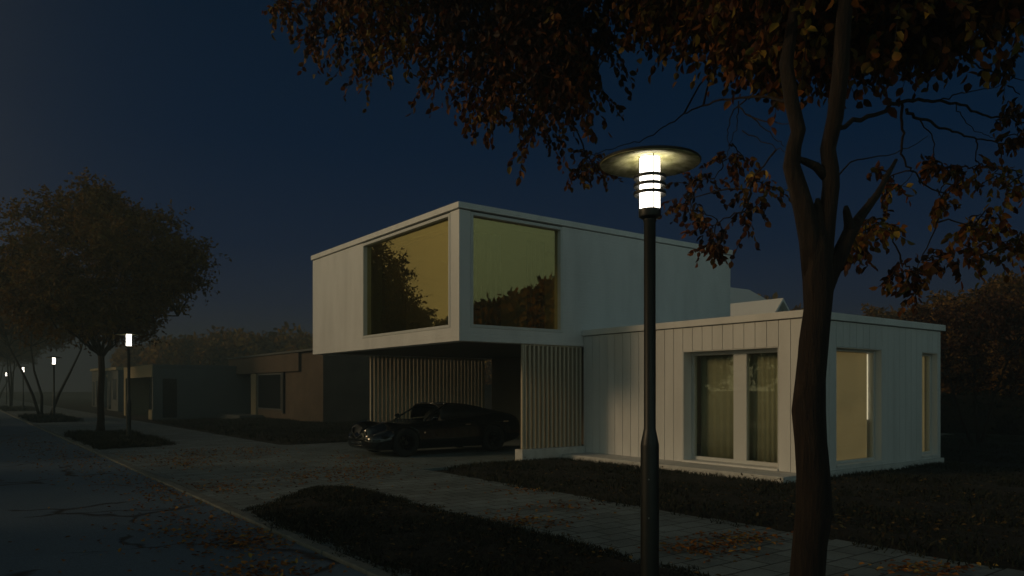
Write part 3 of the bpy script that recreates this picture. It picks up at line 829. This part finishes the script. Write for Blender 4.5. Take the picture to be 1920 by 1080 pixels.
for k in range(9):
    y = -.28 + .07 * k
    m.box(.0, .012, y - .003, y + .003, .27, .35)
m.build('grille', M_rimc, car, True)
m = MB().box(3.66, 3.82, -.962, -.945, .765, .785).build('tail_marker', M_chrome, car)

# ------------------------------------------------------------------ trees
def bez(a, b, sag, n=8, wig=.0):
    a = np.array(a, float); b = np.array(b, float)
    c = (a + b) / 2 + np.array((0, 0, sag))
    tt = np.linspace(0, 1, n)[:, None]
    p = (1 - tt) ** 2 * a + 2 * tt * (1 - tt) * c + tt ** 2 * b
    if wig: p[1:-1] += rng.normal(size=(n - 2, 3)) * wig
    return p
def sprays(centers, radii, n_twig, n_leaf, Lm, Wm, tw_len, droop=.55, twigs=None, outward=.6, leafdroop=.75):
    """leafy twigs around clump centres -> leaf arrays"""
    pos, ax, nr_, LL, WW = [], [], [], [], []
    for c, r in zip(centers, radii):
        k = max(2, int(n_twig * (r / .45) ** 2))
        st = c + rand_unit(k) * (r * rng.uniform(0, .8, k) ** .6)[:, None] * np.array((1, 1, .75))
        dr = (st - c) / (r + 1e-6) * outward + rng.normal(size=(k, 3)) * .55 - np.array((0, 0, droop))
        dr /= np.linalg.norm(dr, axis=1)[:, None]
        ln = tw_len * rng.uniform(.6, 1.3, k) * min(1.0, r / .22)
        tt = np.linspace(.05, 1, n_leaf)
        for i in range(k):
            p = st[i] + dr[i] * (ln[i] * tt)[:, None] - np.array((0, 0, 1.0)) * (ln[i] * (.35 if droop > 0 else .1) * tt ** 2)[:, None]
            if twigs is not None and rng.random() < twigs[1]:
                twigs[0].tube([p[0], p[n_leaf // 2], p[-1]], [.005, .0035, .002], 3, False)
            sd = rand_unit(n_leaf) * .8
            a = dr[i] * .45 + sd - np.array((0, 0, leafdroop))
            pos.append(p); ax.append(a); nr_.append(rand_unit(n_leaf) + np.array((0, 0, .3)))
            LL.append(Lm * rng.uniform(.65, 1.25, n_leaf)); WW.append(Wm * rng.uniform(.75, 1.2, n_leaf))
    return leaf_arrays(np.concatenate(pos), np.concatenate(ax), np.concatenate(nr_), np.concatenate(LL), np.concatenate(WW))

# the big tree in the foreground
TD = 4.69
base = np.array((4.3, 2.64, 0.0))
def tp(px, py, d=TD): return P(px, py, d)
big = tag(empty('autumn_tree', base), 'large red brown autumn tree with a forked trunk nearest on the right', 'tree')
trunk = MB()
def loc(pts): return [np.array(p) - base for p in pts]
trunk.tube(loc([tp(1507, 1215), tp(1510, 1150), tp(1514, 1085), tp(1519, 1020), tp(1525, 960), tp(1525, 890), tp(1520, 830), tp(1516, 770), tp(1520, 710), tp(1526, 640), tp(1533, 580), tp(1534, 530), tp(1532, 480), tp(1533, 440), tp(1533, 402), tp(1533, 372)]),
           [.155, .132, .104, .105, .109, .104, .096, .098, .091,  .088, .086, .094, .088, .066, .04, .012], 20, wob=.045)
limbs = {
    'L': ([tp(1528, 520), tp(1520, 450), tp(1508, 395), tp(1496, 350), tp(1484, 312), tp(1489, 275), tp(1497, 245), tp(1484, 190), tp(1474, 120, 4.75), tp(1488, 30, 4.85), tp(1510, -100, 5.0), tp(1500, -300, 5.2)], [.075, .072, .066, .058, .052, .046, .046, .044, .042, .036, .03, .018]),
    'R': ([tp(1538, 530), tp(1544, 455), tp(1552, 400), tp(1558, 350), tp(1557, 318), tp(1552, 280), tp(1566, 220, 4.65), tp(1576, 140, 4.6), tp(1582, 40, 4.55), tp(1600, -120, 4.5), tp(1640, -300, 4.4)], [.07, .062, .055, .052, .050, .047, .05, .05, .045, .04, .03, .018]),
    'S': ([tp(1538, 560), tp(1556, 515), tp(1578, 470), tp(1592, 440), tp(1614, 405, 4.8), tp(1645, 365, 5.0), tp(1680, 300, 5.3)], [.06, .056, .05, .045, .032, .022, .012]),
    'stub': ([tp(1590, 448), tp(1592, 420), tp(1587, 396), tp(1586, 386)], [.034, .03, .022, .012]),
    'M': ([tp(1548, 332), tp(1530, 312), tp(1508, 302), tp(1495, 296)], [.03, .028, .022, .014]),
}
for k_, (pp, rr) in limbs.items(): trunk.tube(loc(pp), rr, 14, wob=.05)
nodes = np.array([p for k_ in ('L', 'R', 'S') for p in limbs[k_][0][3:]])
bare = [  # bare branches against the sky, photo pixels and depth
    ([(1570, 240, 4.7), (1640, 215, 5.2), (1690, 190, 5.6), (1740, 190, 5.9), (1790, 192, 6.1), (1840, 215, 6.3), (1885, 220, 6.4), (1935, 232, 6.5)], .016),
    ([(1690, 190, 5.6), (1693, 240, 5.6), (1690, 290, 5.65), (1710, 320, 5.7), (1745, 355, 5.8), (1775, 362, 5.9)], .011),
    ([(1700, 205, 5.6), (1725, 225, 5.7), (1770, 240, 5.8), (1810, 255, 5.9), (1850, 262, 6), (1890, 270, 6.1)], .012),
    ([(1725, 225, 5.7), (1750, 260, 5.75), (1752, 310, 5.8), (1735, 340, 5.85)], .006),
    ([(1790, 192, 6.1), (1805, 225, 6.1), (1838, 250, 6.1), (1870, 262, 6.2)], .005),
    ([(1760, 190, 5.9), (1800, 175, 6), (1850, 165, 6.1), (1890, 160, 6.2)], .006),
    ([(1810, 110, 5.4), (1845, 130, 5.5), (1890, 140, 5.6), (1930, 152, 5.7)], .007),
    ([(1810, 110, 5.4), (1850, 80, 5.5), (1900, 62, 5.6)], .008),
    ([(1478, 190, 4.75), (1420, 180, 5.5), (1340, 190, 6.4), (1290, 210, 7.2), (1250, 235, 7.7), (1210, 262, 8.0), (1160, 275, 8.1), (1120, 288, 8.2)], .010),
    ([(1400, 185, 5.7), (1372, 210, 5.9), (1364, 250, 6.0), (1366, 275, 6)], .006),
    ([(1385, 190, 5.8), (1383, 225, 6.0), (1370, 270, 6.1), (1360, 300, 6.1)], .005),
    ([(1385, 200, 5.8), (1420, 230, 5.7), (1450, 255, 5.6), (1470, 275, 5.5)], .006),
    ([(1400, 215, 5.7), (1440, 228, 5.4), (1480, 232, 5.0)], .006),
    ([(1392, 245, 5.8), (1440, 270, 5.6), (1480, 285, 5.2)], .005),
    ([(1570, 330, 4.7), (1600, 300, 5.0), (1680, 290, 5.6), (1740, 255, 5.9)], .006),
    ([(1680, 360, 5.6), (1720, 310, 5.8)], .004),
    ([(1775, 362, 5.9), (1760, 420, 5.8), (1735, 470, 5.7), (1715, 510, 5.6)], .007),
]
for pp, r in bare:
    ctl = np.array([P(*q) for q in pp])
    # smooth and roughen
    tt = np.linspace(0, len(ctl) - 1, 5 * (len(ctl) - 1) + 1)
    q = np.stack([np.interp(tt, np.arange(len(ctl)), ctl[:, k]) for k in range(3)], 1)
    q[1:-1] = (q[:-2] + q[1:-1] * 2 + q[2:]) / 4
    q[1:-1] += rng.normal(size=(len(q) - 2, 3)) * .007
    trunk.tube([x - base for x in q], np.linspace(r * 1.0, r * .4, len(q)), 7)
    nodes = np.concatenate([nodes, q[len(q) // 3:]])
POLY = np.array([(490, -330), (500, -10), (545, 5), (580, 62), (615, 30), (645, 75), (690, 110), (735, 70), (790, 100), (850, 128), (890, 170), (930, 205), (1000, 232), (1060, 195), (1105, 178), (1150, 140), (1190, 65),
                 (1240, 45), (1300, 85), (1340, 105), (1400, 128), (1460, 135), (1560, 140), (1640, 105), (1700, 112), (1760, 95), (1810, 60), (1850, 25), (1920, 20), (2050, 60), (2150, 120), (2150, -330)], float)
cl, cr = [], []
tries = 0
while len(cl) < 780 and tries < 20000:
    tries += 1
    px = rng.uniform(490, 2140) if rng.random() < .55 else rng.uniform(1180, 1900); py = rng.uniform(-280, 235)
    ed = edge_dist(np.array([px]), np.array([py]), POLY)[0]
    if ed < 18: continue
    d0 = np.interp(px, [490, 800, 1100, 1500, 1900, 2150], [8.8, 8.1, 7.4, 5.7, 5.5, 5.4])
    d = d0 + rng.uniform(-.9, 1.5)
    r = min(.46, max(.13, ed * d / F * .8)) * rng.uniform(.8, 1.1)
    c = P(px, py, d)
    if c[2] < 3.2: continue
    cl.append(c); cr.append(r)
for (px, py, rr_) in ((522, 12, .14), (548, 22, .18), (575, 50, .18), (592, 80, .14), (600, 25, .2), (640, 70, .24), (690, 100, .26), (670, 40, .26), (735, 50, .28), (790, 85, .28), (845, 115, .28), (885, 165, .24), (930, 200, .26), (1000, 228, .26), (960, 160, .3), (1050, 190, .28), (1110, 170, .26)):
    for q_ in range(2):
        cl.append(P(px + rng.uniform(-12, 12), py - 8 + rng.uniform(-8, 8), np.interp(px, [490, 800, 1100], [8.8, 8.0, 7.2]) + rng.uniform(-.4, .6))); cr.append(rr_)
n_main = len(cl)
ELL = [(1100, 300, 8.2, 24, 24), (1120, 320, 8.1, 20, 22), (1085, 320, 8.2, 14, 16), (1330, 345, 6.6, 48, 30), (1380, 290, 6.2, 40, 18), (1410, 350, 6.0, 44, 44), (1395, 400, 6.0, 36, 34), (1330, 425, 6.4, 34, 34), (1290, 380, 6.6, 28, 28), (1345, 460, 6.3, 18, 16),
       (1620, 420, 5.6, 40, 36), (1660, 340, 5.7, 34, 34), (1610, 460, 5.6, 22, 20), (1660, 420, 5.7, 28, 26), 
       (1850, 310, 6.2, 46, 32), (1900, 340, 6.0, 40, 40), (1870, 400, 5.9, 44, 36), (1810, 420, 5.9, 38, 26), (1900, 450, 5.7, 34, 30), (1770, 370, 5.9, 26, 22), (1700, 500, 5.6, 36, 22), (1725, 530, 5.6, 26, 24), (1780, 480, 5.7, 40, 22), (1850, 470, 5.7, 36, 22), (1750, 300, 6.0, 20, 14), (1790, 320, 6.1, 24, 16), (1905, 190, 6.2, 18, 40), (1890, 120, 5.9, 26, 22), (1910, 250, 6.3, 18, 20)]
for (px, py, d, a, b) in ELL:
    for k in range(5):
        cl.append(P(px + rng.uniform(-.5, .5) * a, py + rng.uniform(-.5, .5) * b, d + rng.uniform(-.3, .4))); cr.append(.6 * (a + b) / 2 / F * d)
# rest of the crown above the picture
n_ell = len(cl)
k = 0
while k < 150:
    u = rand_unit(1)[0] * rng.uniform(.3, 1) ** .5
    c = np.array((4.4, 4.0, 6.6)) + u * np.array((4.0, 4.6, 2.4))
    px, py, dd = proj(c)
    if dd > .5 and py > -300: continue
    if c[2] < 5.0: continue
    cl.append(c); cr.append(.5); k += 1
cl = np.array(cl); cr = np.array(cr)
tw = MB()
order = np.argsort([np.linalg.norm(nodes - c, axis=1).min() for c in cl])
nw = np.full(len(nodes), 1.0)
for q in order:
    c = cl[q]
    dv_ = np.linalg.norm(nodes - c, axis=1)
    dd = dv_ + np.where(nodes[:, 2] > c[2] + .25, .5, 0)
    a = nodes[dd.argmin()]
    ln = np.linalg.norm(c - a)
    if ln < .05: continue
    pts = bez(a, c, .14 * ln, 7, .012 * ln + .006)
    trunk.tube([p - base for p in pts], np.linspace(.006 + .006 * ln, .004, 7), 5, False)
    nodes = np.concatenate([nodes, pts[3:]])
trunk.build('trunk', M_bark, big, True)
twg = MB()
Vl, Fl = sprays(np.concatenate([cl[:n_main], cl[n_ell:]]), np.concatenate([cr[:n_main], cr[n_ell:]]), 19, 10, .080, .054, .36, twigs=(twg, .35))
V2, F2 = sprays(cl[n_main:n_ell], cr[n_main:n_ell] * 1.5, 14, 7, .070, .047, .30, twigs=(twg, .6), droop=.3, outward=.9)
Fl = np.concatenate([Fl, F2 + len(Vl)]); Vl = np.concatenate([Vl, V2])
twg.v = [tuple(np.array(v) - base) for v in twg.v]
twg.build('twigs', M_twig, big)
mk('crown', Vl - base, Fl, M_leaf, big)

# street trees further off
def make_tree(name, h, hc, rx, rz, stems, mat, nclump, leafL, seed, twigs_n=14, fork=None, trunk_mat=M_bark, low=-.55):
    """tree in local coordinates: stems = list of (points, radii); crown an uneven cloud of clumps"""
    r = empty(name)
    tr = MB(); nd = []
    for pts, rad in stems:
        tr.tube(pts, rad, 10, wob=.04); nd += [np.array(p) for p in pts[len(pts) // 2:]]
    nd = np.array(nd)
    cs, rs = [], []
    tries = 0
    lob = [(rand_unit(1)[0] * np.array((.62, .62, .6)), rng.uniform(.32, .48)) for _ in range(16)]
    while len(cs) < nclump and tries < 40000:
        tries += 1
        u = rand_unit(1)[0] * rng.uniform(.15, 1) ** .4
        if u[2] < low: continue
        if min(np.linalg.norm(u - a) / b for a, b in lob) > 1.0: continue
        cs.append(np.array((0, 0, hc)) + u * np.array((rx, rx, rz))); rs.append(rng.uniform(.35, .75) * rx / 4.2)
    cs = np.array(cs); rs = np.array(rs)
    for c in cs[::2]:
        dd = np.linalg.norm(nd - c, axis=1) + np.where(nd[:, 2] > c[2] - .2, 1.2, 0)
        a = nd[dd.argmin()]; ln = np.linalg.norm(c - a)
        tr.tube(bez(a, c, .10 * ln, 6, .03 * ln), np.linspace(.018 + .006 * ln, .008, 6), 5, False)
    tr.build('trunk', trunk_mat, r, True)
    V, Fq = sprays(cs, rs, twigs_n, 9, leafL, leafL * .6, .5, droop=-.05, leafdroop=.15)
    mk('crown', V, Fq, mat, r)
    return r
GT = 'street trees along the kerb'
f1 = [(0, 0, -.05), (.02, 0, .5), (.0, .02, 1.2), (.05, 0, 2.1), (.03, 0, 2.75)]
# local x here runs with world x, y with world y
st1 = [(f1, [.16, .12, .112, .108, .10]),
       ([(.03, 0, 2.7), (-.2, .16, 3.2), (-.4, .3, 3.9), (-.75, .6, 4.7), (-1.2, 1.0, 5.6), (-1.3, 1.2, 6.8)], [.085, .078, .066, .05, .032, .015]),
       ([(.03, 0, 2.7), (.26, -.18, 3.1), (.38, -.28, 3.7), (.6, -.45, 4.5), (1.1, -.8, 5.4), (1.2, -.9, 6.6)], [.085, .078, .066, .05, .032, .015]),
       ([(-.34, .26, 3.7), (-1.2, .9, 4.2), (-2.0, 1.5, 4.4)], [.05, .04, .02]),
       ([(.38, -.28, 3.7), (1.3, -.7, 4.2), (2.3, -1.2, 4.2)], [.05, .04, .02])]
t1 = make_tree('street_tree', 8.6, 5.75, 4.25, 2.95, st1, M_leaf2, 250, .13, 3, 17, low=-.72)
t1.location = (4.2, 29.9, .04)
tag(t1, 'full round brown street tree with forked trunk beside the second lamp', 'tree', GT)
st2 = [([(0, 0, 0), (-.3, .2, 1.2), (-.8, .6, 2.6), (-1.4, 1.0, 4.0), (-1.7, 1.3, 5.5)], [.085, .075, .06, .045, .02]),
       ([(.1, 0, 0), (.1, -.1, 1.2), (-.25, .1, 2.6), (-.4, .3, 4.0), (-.3, .4, 5.8)], [.08, .07, .055, .04, .02]),
       ([(.5, -.3, 0), (.9, -.6, 1.3), (1.4, -.9, 2.5), (1.9, -1.3, 3.8), (2.2, -1.4, 5.2)], [.085, .075, .06, .045, .02])]
t2 = make_tree('street_tree', 8, 5.9, 4.2, 2.3, st2, M_leaf2, 150, .2, 5, 9)
t2.location = (4.0, 50.3, .04)
tag(t2, 'hazy street tree with three thin leaning trunks by the third lamp', 'tree', GT)
t3 = copy_tree(t2); t3.location = (3.9, 74.5, .04); t3.rotation_euler = (0, 0, 2.0)
tag(t3, 'faint hazy street tree beside the fourth lamp', 'tree', GT)
t4 = copy_tree(t2); t4.location = (3.9, 97, .04); t4.rotation_euler = (0, 0, 3.4)
tag(t4, 'palest street tree in the haze at the left edge', 'tree', GT)
# small tree and neighbours behind the annex on the right
sm = [([(0, 0, 0), (.25, -.1, .7), (.5, -.2, 1.5), (.8, -.4, 2.4)], [.05, .045, .035, .02]),
      ([(-.1, 0, 0), (-.1, .05, .8), (-.15, .1, 1.6), (-.1, .1, 2.8)], [.055, .045, .035, .02]),
      ([(-.25, .1, 0), (-.5, .25, .7), (-.75, .4, 1.5), (-1.0, .5, 2.4)], [.05, .042, .03, .02])]
ts = make_tree('garden_tree', 4, 2.75, 2.3, 1.5, sm, M_leafred, 90, .11, 9, 22, low=-.75)
ts.location = (23.4, 9.0, 0)
tag(ts, 'small dark red garden tree with several stems right of the annex', 'tree')
gt = [([(0, 0, 0), (.05, 0, 2), (-.1, .1, 4), (.1, 0, 7)], [.22, .18, .14, .05]), ([(0, 0, 2.5), (1, .4, 4.5), (1.6, .8, 6.5)], [.1, .08, .03]), ([(0, 0, 2.2), (-1, -.4, 4.2), (-1.8, -.8, 6)], [.1, .08, .03])]
gw = make_tree('woodland_tree', 9, 5.6, 4.6, 3.9, gt, M_wood, 150, .24, 11, 11, low=-.9)
spots = [(33.3, 12.5, .70, 'golden brown tree behind the small red garden tree'), (42.3, 18.3, .78, 'hazy golden tree above the far end of the annex roof'), (31.9, 9.6, .72, 'golden tree at the right edge behind the hedge'),
         (46.5, 22.6, .80, 'olive tree right of the big trunk above the annex roof'), (39.0, 13.2, .80, 'tall brown tree rising behind the golden garden trees')]
for k, (x, y, s, lab) in enumerate(spots):
    o = gw if k == 0 else copy_tree(gw)
    o.location = (x, y, -.1); o.rotation_euler = (0, 0, k * 1.9); o.scale = (s, s, s)
    tag(o, lab, 'tree', 'golden trees behind the garden')
# trees on the other side of the street
ow = [(-8.5, 4, .82), (-8.2, 12, .74), (-8.6, 20, .72), (-8.4, 28, .74), (-8.5, 34, .8), (-9, 42, 1.08), (-8.8, 52, .92), (-8.8, -4, .95)]
labs = 'dark street tree on the far side of the road'
for k, (x, y, s) in enumerate(ow):
    o = copy_tree(gw)
    o.name = 'roadside_tree'
    o.location = (x, y, -.1); o.rotation_euler = (0, 0, k * 2.3); o.scale = (s * .9, s * 1.05, s * .86)
    tag(o, labs, 'tree', 'trees across the road')

# hedge and garden edge
hp = [P(1755, 810, 28), P(2250, 800, 30)]
a, b = np.array((28.0, 13.5)), np.array((32.0, -4.0))
n = 9000
s = rng.uniform(0, 1, n); side = rng.uniform(-.45, .45, n); zz_ = 1.5 * rng.uniform(0, 1, n) ** .8
dirv = (b - a) / np.linalg.norm(b - a); nv_ = np.array((-dirv[1], dirv[0]))
xy = a + (b - a) * s[:, None] + nv_ * side[:, None]
Vh, Fh = leaf_arrays(np.c_[xy, zz_ - .05], rand_unit(n) + np.array((0, 0, .2)), rand_unit(n), np.full(n, .16), np.full(n, .11))
hedge = tag(empty('hedge', (30, 5, 0)), 'low black clipped hedge right of the annex', 'hedge')
mk('foliage', Vh - np.array((30, 5, 0)), Fh, M_hedge, hedge)
c4 = [a + nv_ * .34, b + nv_ * .34, b - nv_ * .34, a - nv_ * .34]
MB().poly([tuple(p - np.array((30, 5))) for p in c4], -.1, 1.4).build('branches', M_soil, hedge)
m = MB().poly([(19.5, 11.5), (27.0, 11.2), (27.0, 11.6), (19.5, 11.9)], -.1, .10)
tag(m.build('garden_path', M_kerb), kind='structure')

# ------------------------------------------------------------------ hills with woodland
# azimuth from +X, anticlockwise: start of the slope and height of the ground there
AZ_ = [-150, -60, -48, -12, 5, 14, 48, 56, 80, 105]
R0_ = [60, 60, 31, 31, 46, 50, 56, 74, 80, 84]
HT_ = [1, 1, 4.6, 4.6, 3, 4.2, 4.5, 4.6, 4.4, 3]
def hill_at(a_, k):
    a_ = math.degrees(a_)
    h = np.interp(a_, AZ_, HT_) + .5 * math.sin(a_ * .21) + .35 * math.sin(a_ * .53 + 1)
    return np.interp(a_, AZ_, R0_) + 34 * k, h * min(1, k / (.12 if a_ < 5 else .3)) ** 1.2
nx_, ny_ = 110, 24
V = []
for j in range(ny_):
    for a_ in np.linspace(R(-60), R(81), nx_):
        rr, hgt = hill_at(a_, j / (ny_ - 1) * 2)
        V.append((rr * math.cos(a_), rr * math.sin(a_), hgt - .3))
i = np.arange(nx_ * ny_).reshape(ny_, nx_)
Fc = np.stack([i[:-1, :-1].ravel(), i[:-1, 1:].ravel(), i[1:, 1:].ravel(), i[1:, :-1].ravel()], 1)
tag(mk('hill', V, Fc, M_soil, smooth=True), kind='structure')
pos = []
k = 0
while k < 860:
    a_ = R(rng.uniform(-52, 82) if rng.random() < .75 else rng.uniform(-50, -12)); kk = rng.uniform(.02, 1) ** .9
    rr, hgt = hill_at(a_, kk)
    if rr * math.cos(a_) < 17 and a_ > 0: continue
    k += 1
    c = np.array((rr * math.cos(a_), rr * math.sin(a_), hgt + rng.uniform(1.0, 2.2)))
    nn = 300
    sz = rng.uniform(1.5, 2.4)
    u = rand_unit(nn) * rng.uniform(.55, 1, nn)[:, None]
    u[:, 2] = np.where(u[:, 2] < -.5, -.5 + .3 * u[:, 2], u[:, 2])
    pos.append(c + u * np.array((sz, sz, sz * .95)))
pos = np.concatenate(pos); n = len(pos)
Vw, Fw = leaf_arrays(pos, rand_unit(n), rand_unit(n), rng.uniform(.36, .75, n), rng.uniform(.25, .5, n))
tag(mk('woodland', Vw, Fw, M_wood), 'hazy wooded hillside on the skyline behind the houses', 'woodland', kind='stuff')

# ------------------------------------------------------------------ fallen leaves
def litter(name, spots, n, label, zf, sz=.055, mat=None):
    pos = []
    for (px, py, sx, sy, w, z) in spots:
        k = int(n * w)
        u = rng.normal(size=(k, 2)) * np.array((sx, sy)) * .95
        # clumped
        u += rng.normal(size=(max(3, k // 7), 2))[rng.integers(0, max(3, k // 7), k)] * np.array((sx, sy)) * .6
        qx = px + u[:, 0]; qy = np.maximum(py + u[:, 1], 765)
        d = (EYE - z) * F / (qy - HZ)
        q = (qx - 960) / F * d
        pos.append(np.stack([.6 * d + .8 * q, .8 * d - .6 * q, np.full(k, z)], 1))
    pos = np.concatenate(pos)
    k = zf(pos); pos = pos[k]; n = len(pos)
    pos[:, 2] += rng.uniform(.004, .018, n)
    ax = np.stack([rng.normal(size=n), rng.normal(size=n), rng.uniform(-.05, .35, n)], 1)
    nr_ = np.stack([rng.normal(size=n) * .35, rng.normal(size=n) * .35, np.ones(n)], 1)
    V, Fq = leaf_arrays(pos, ax, nr_, sz * rng.uniform(.7, 1.3, n), sz * .62 * rng.uniform(.8, 1.2, n))
    return tag(mk(name, V, Fq, mat or M_litter), label, 'leaves', kind='stuff')
road_z, pav_z, grs_z = -.022, .006, .09
litter('leaf_litter', [(400, 985, 70, 26, 1.1, road_z), (380, 925, 60, 14, .7, road_z), (330, 915, 60, 12, .6, road_z), (170, 860, 60, 14, .9, road_z), (90, 835, 50, 10, .6, road_z), (480, 1020, 40, 14, .5, road_z), (500, 1075, 60, 14, .5, road_z), (240, 895, 60, 10, .4, road_z), (420, 1000, 200, 60, .3, road_z)], 460,
       'orange fallen leaves scattered on the road along the kerb', lambda p: p[:, 0] < 2.88)
litter('leaf_litter', [(690, 880, 40, 9, .9, pav_z), (580, 895, 60, 8, .7, pav_z), (355, 865, 30, 6, .7, pav_z), (370, 850, 30, 5, .5, pav_z), (480, 845, 40, 4, .6, pav_z), (650, 858, 20, 3, .2, pav_z), (400, 915, 40, 6, .5, pav_z), (230, 860, 30, 5, .4, pav_z), (1320, 1030, 45, 8, .6, pav_z), (1380, 1008, 40, 6, .5, pav_z), (990, 978, 35, 7, .5, pav_z), (1060, 950, 30, 5, .2, pav_z), (1730, 1068, 50, 8, .4, pav_z), (970, 920, 30, 4, .2, pav_z), (700, 900, 300, 40, .5, pav_z), (470, 865, 100, 14, .5, pav_z)], 380,
       'orange and yellow fallen leaves lying on the paving', lambda p: (p[:, 0] > 3.1) & (edge_dist(p[:, 0], p[:, 1], np.array(VERGE)) < .1) & (edge_dist(p[:, 0], p[:, 1], np.array(LAWN)) < .1) & (p[:, 1] < 22) & (p[:, 2] < 1))
litter('leaf_litter', [(900, 1010, 220, 50, 1.2, grs_z), (700, 970, 150, 25, .5, grs_z), (1100, 890, 200, 18, .8, grs_z), (1750, 950, 180, 40, 1.0, grs_z), (1400, 940, 200, 25, .7, grs_z), (1600, 980, 150, 30, .4, grs_z)], 420,
       'dull brown fallen leaves caught in the grass', lambda p: (edge_dist(p[:, 0], p[:, 1], np.array(VERGE)) > .05) | (edge_dist(p[:, 0], p[:, 1], np.array(LAWN)) > .05), .05, M_litter2)

# ------------------------------------------------------------------ haze
hm = bpy.data.materials.new('haze'); hm.use_nodes = True
hm.node_tree.nodes.clear()
ho = hm.node_tree.nodes.new('ShaderNodeOutputMaterial')
hv = hm.node_tree.nodes.new('ShaderNodeVolumePrincipled')
hv.inputs['Color'].default_value = (.23, .31, .34, 1)
hv.inputs['Density'].default_value = .0088
hv.inputs['Anisotropy'].default_value = .4
hm.node_tree.links.new(hv.outputs[0], ho.inputs['Volume'])
hz = MB().box(-16, 185, -150, 185, -1.2, 10.6).build('haze', hm)
tag(hz, 'pale evening haze over the street and gardens', 'haze', kind='stuff')
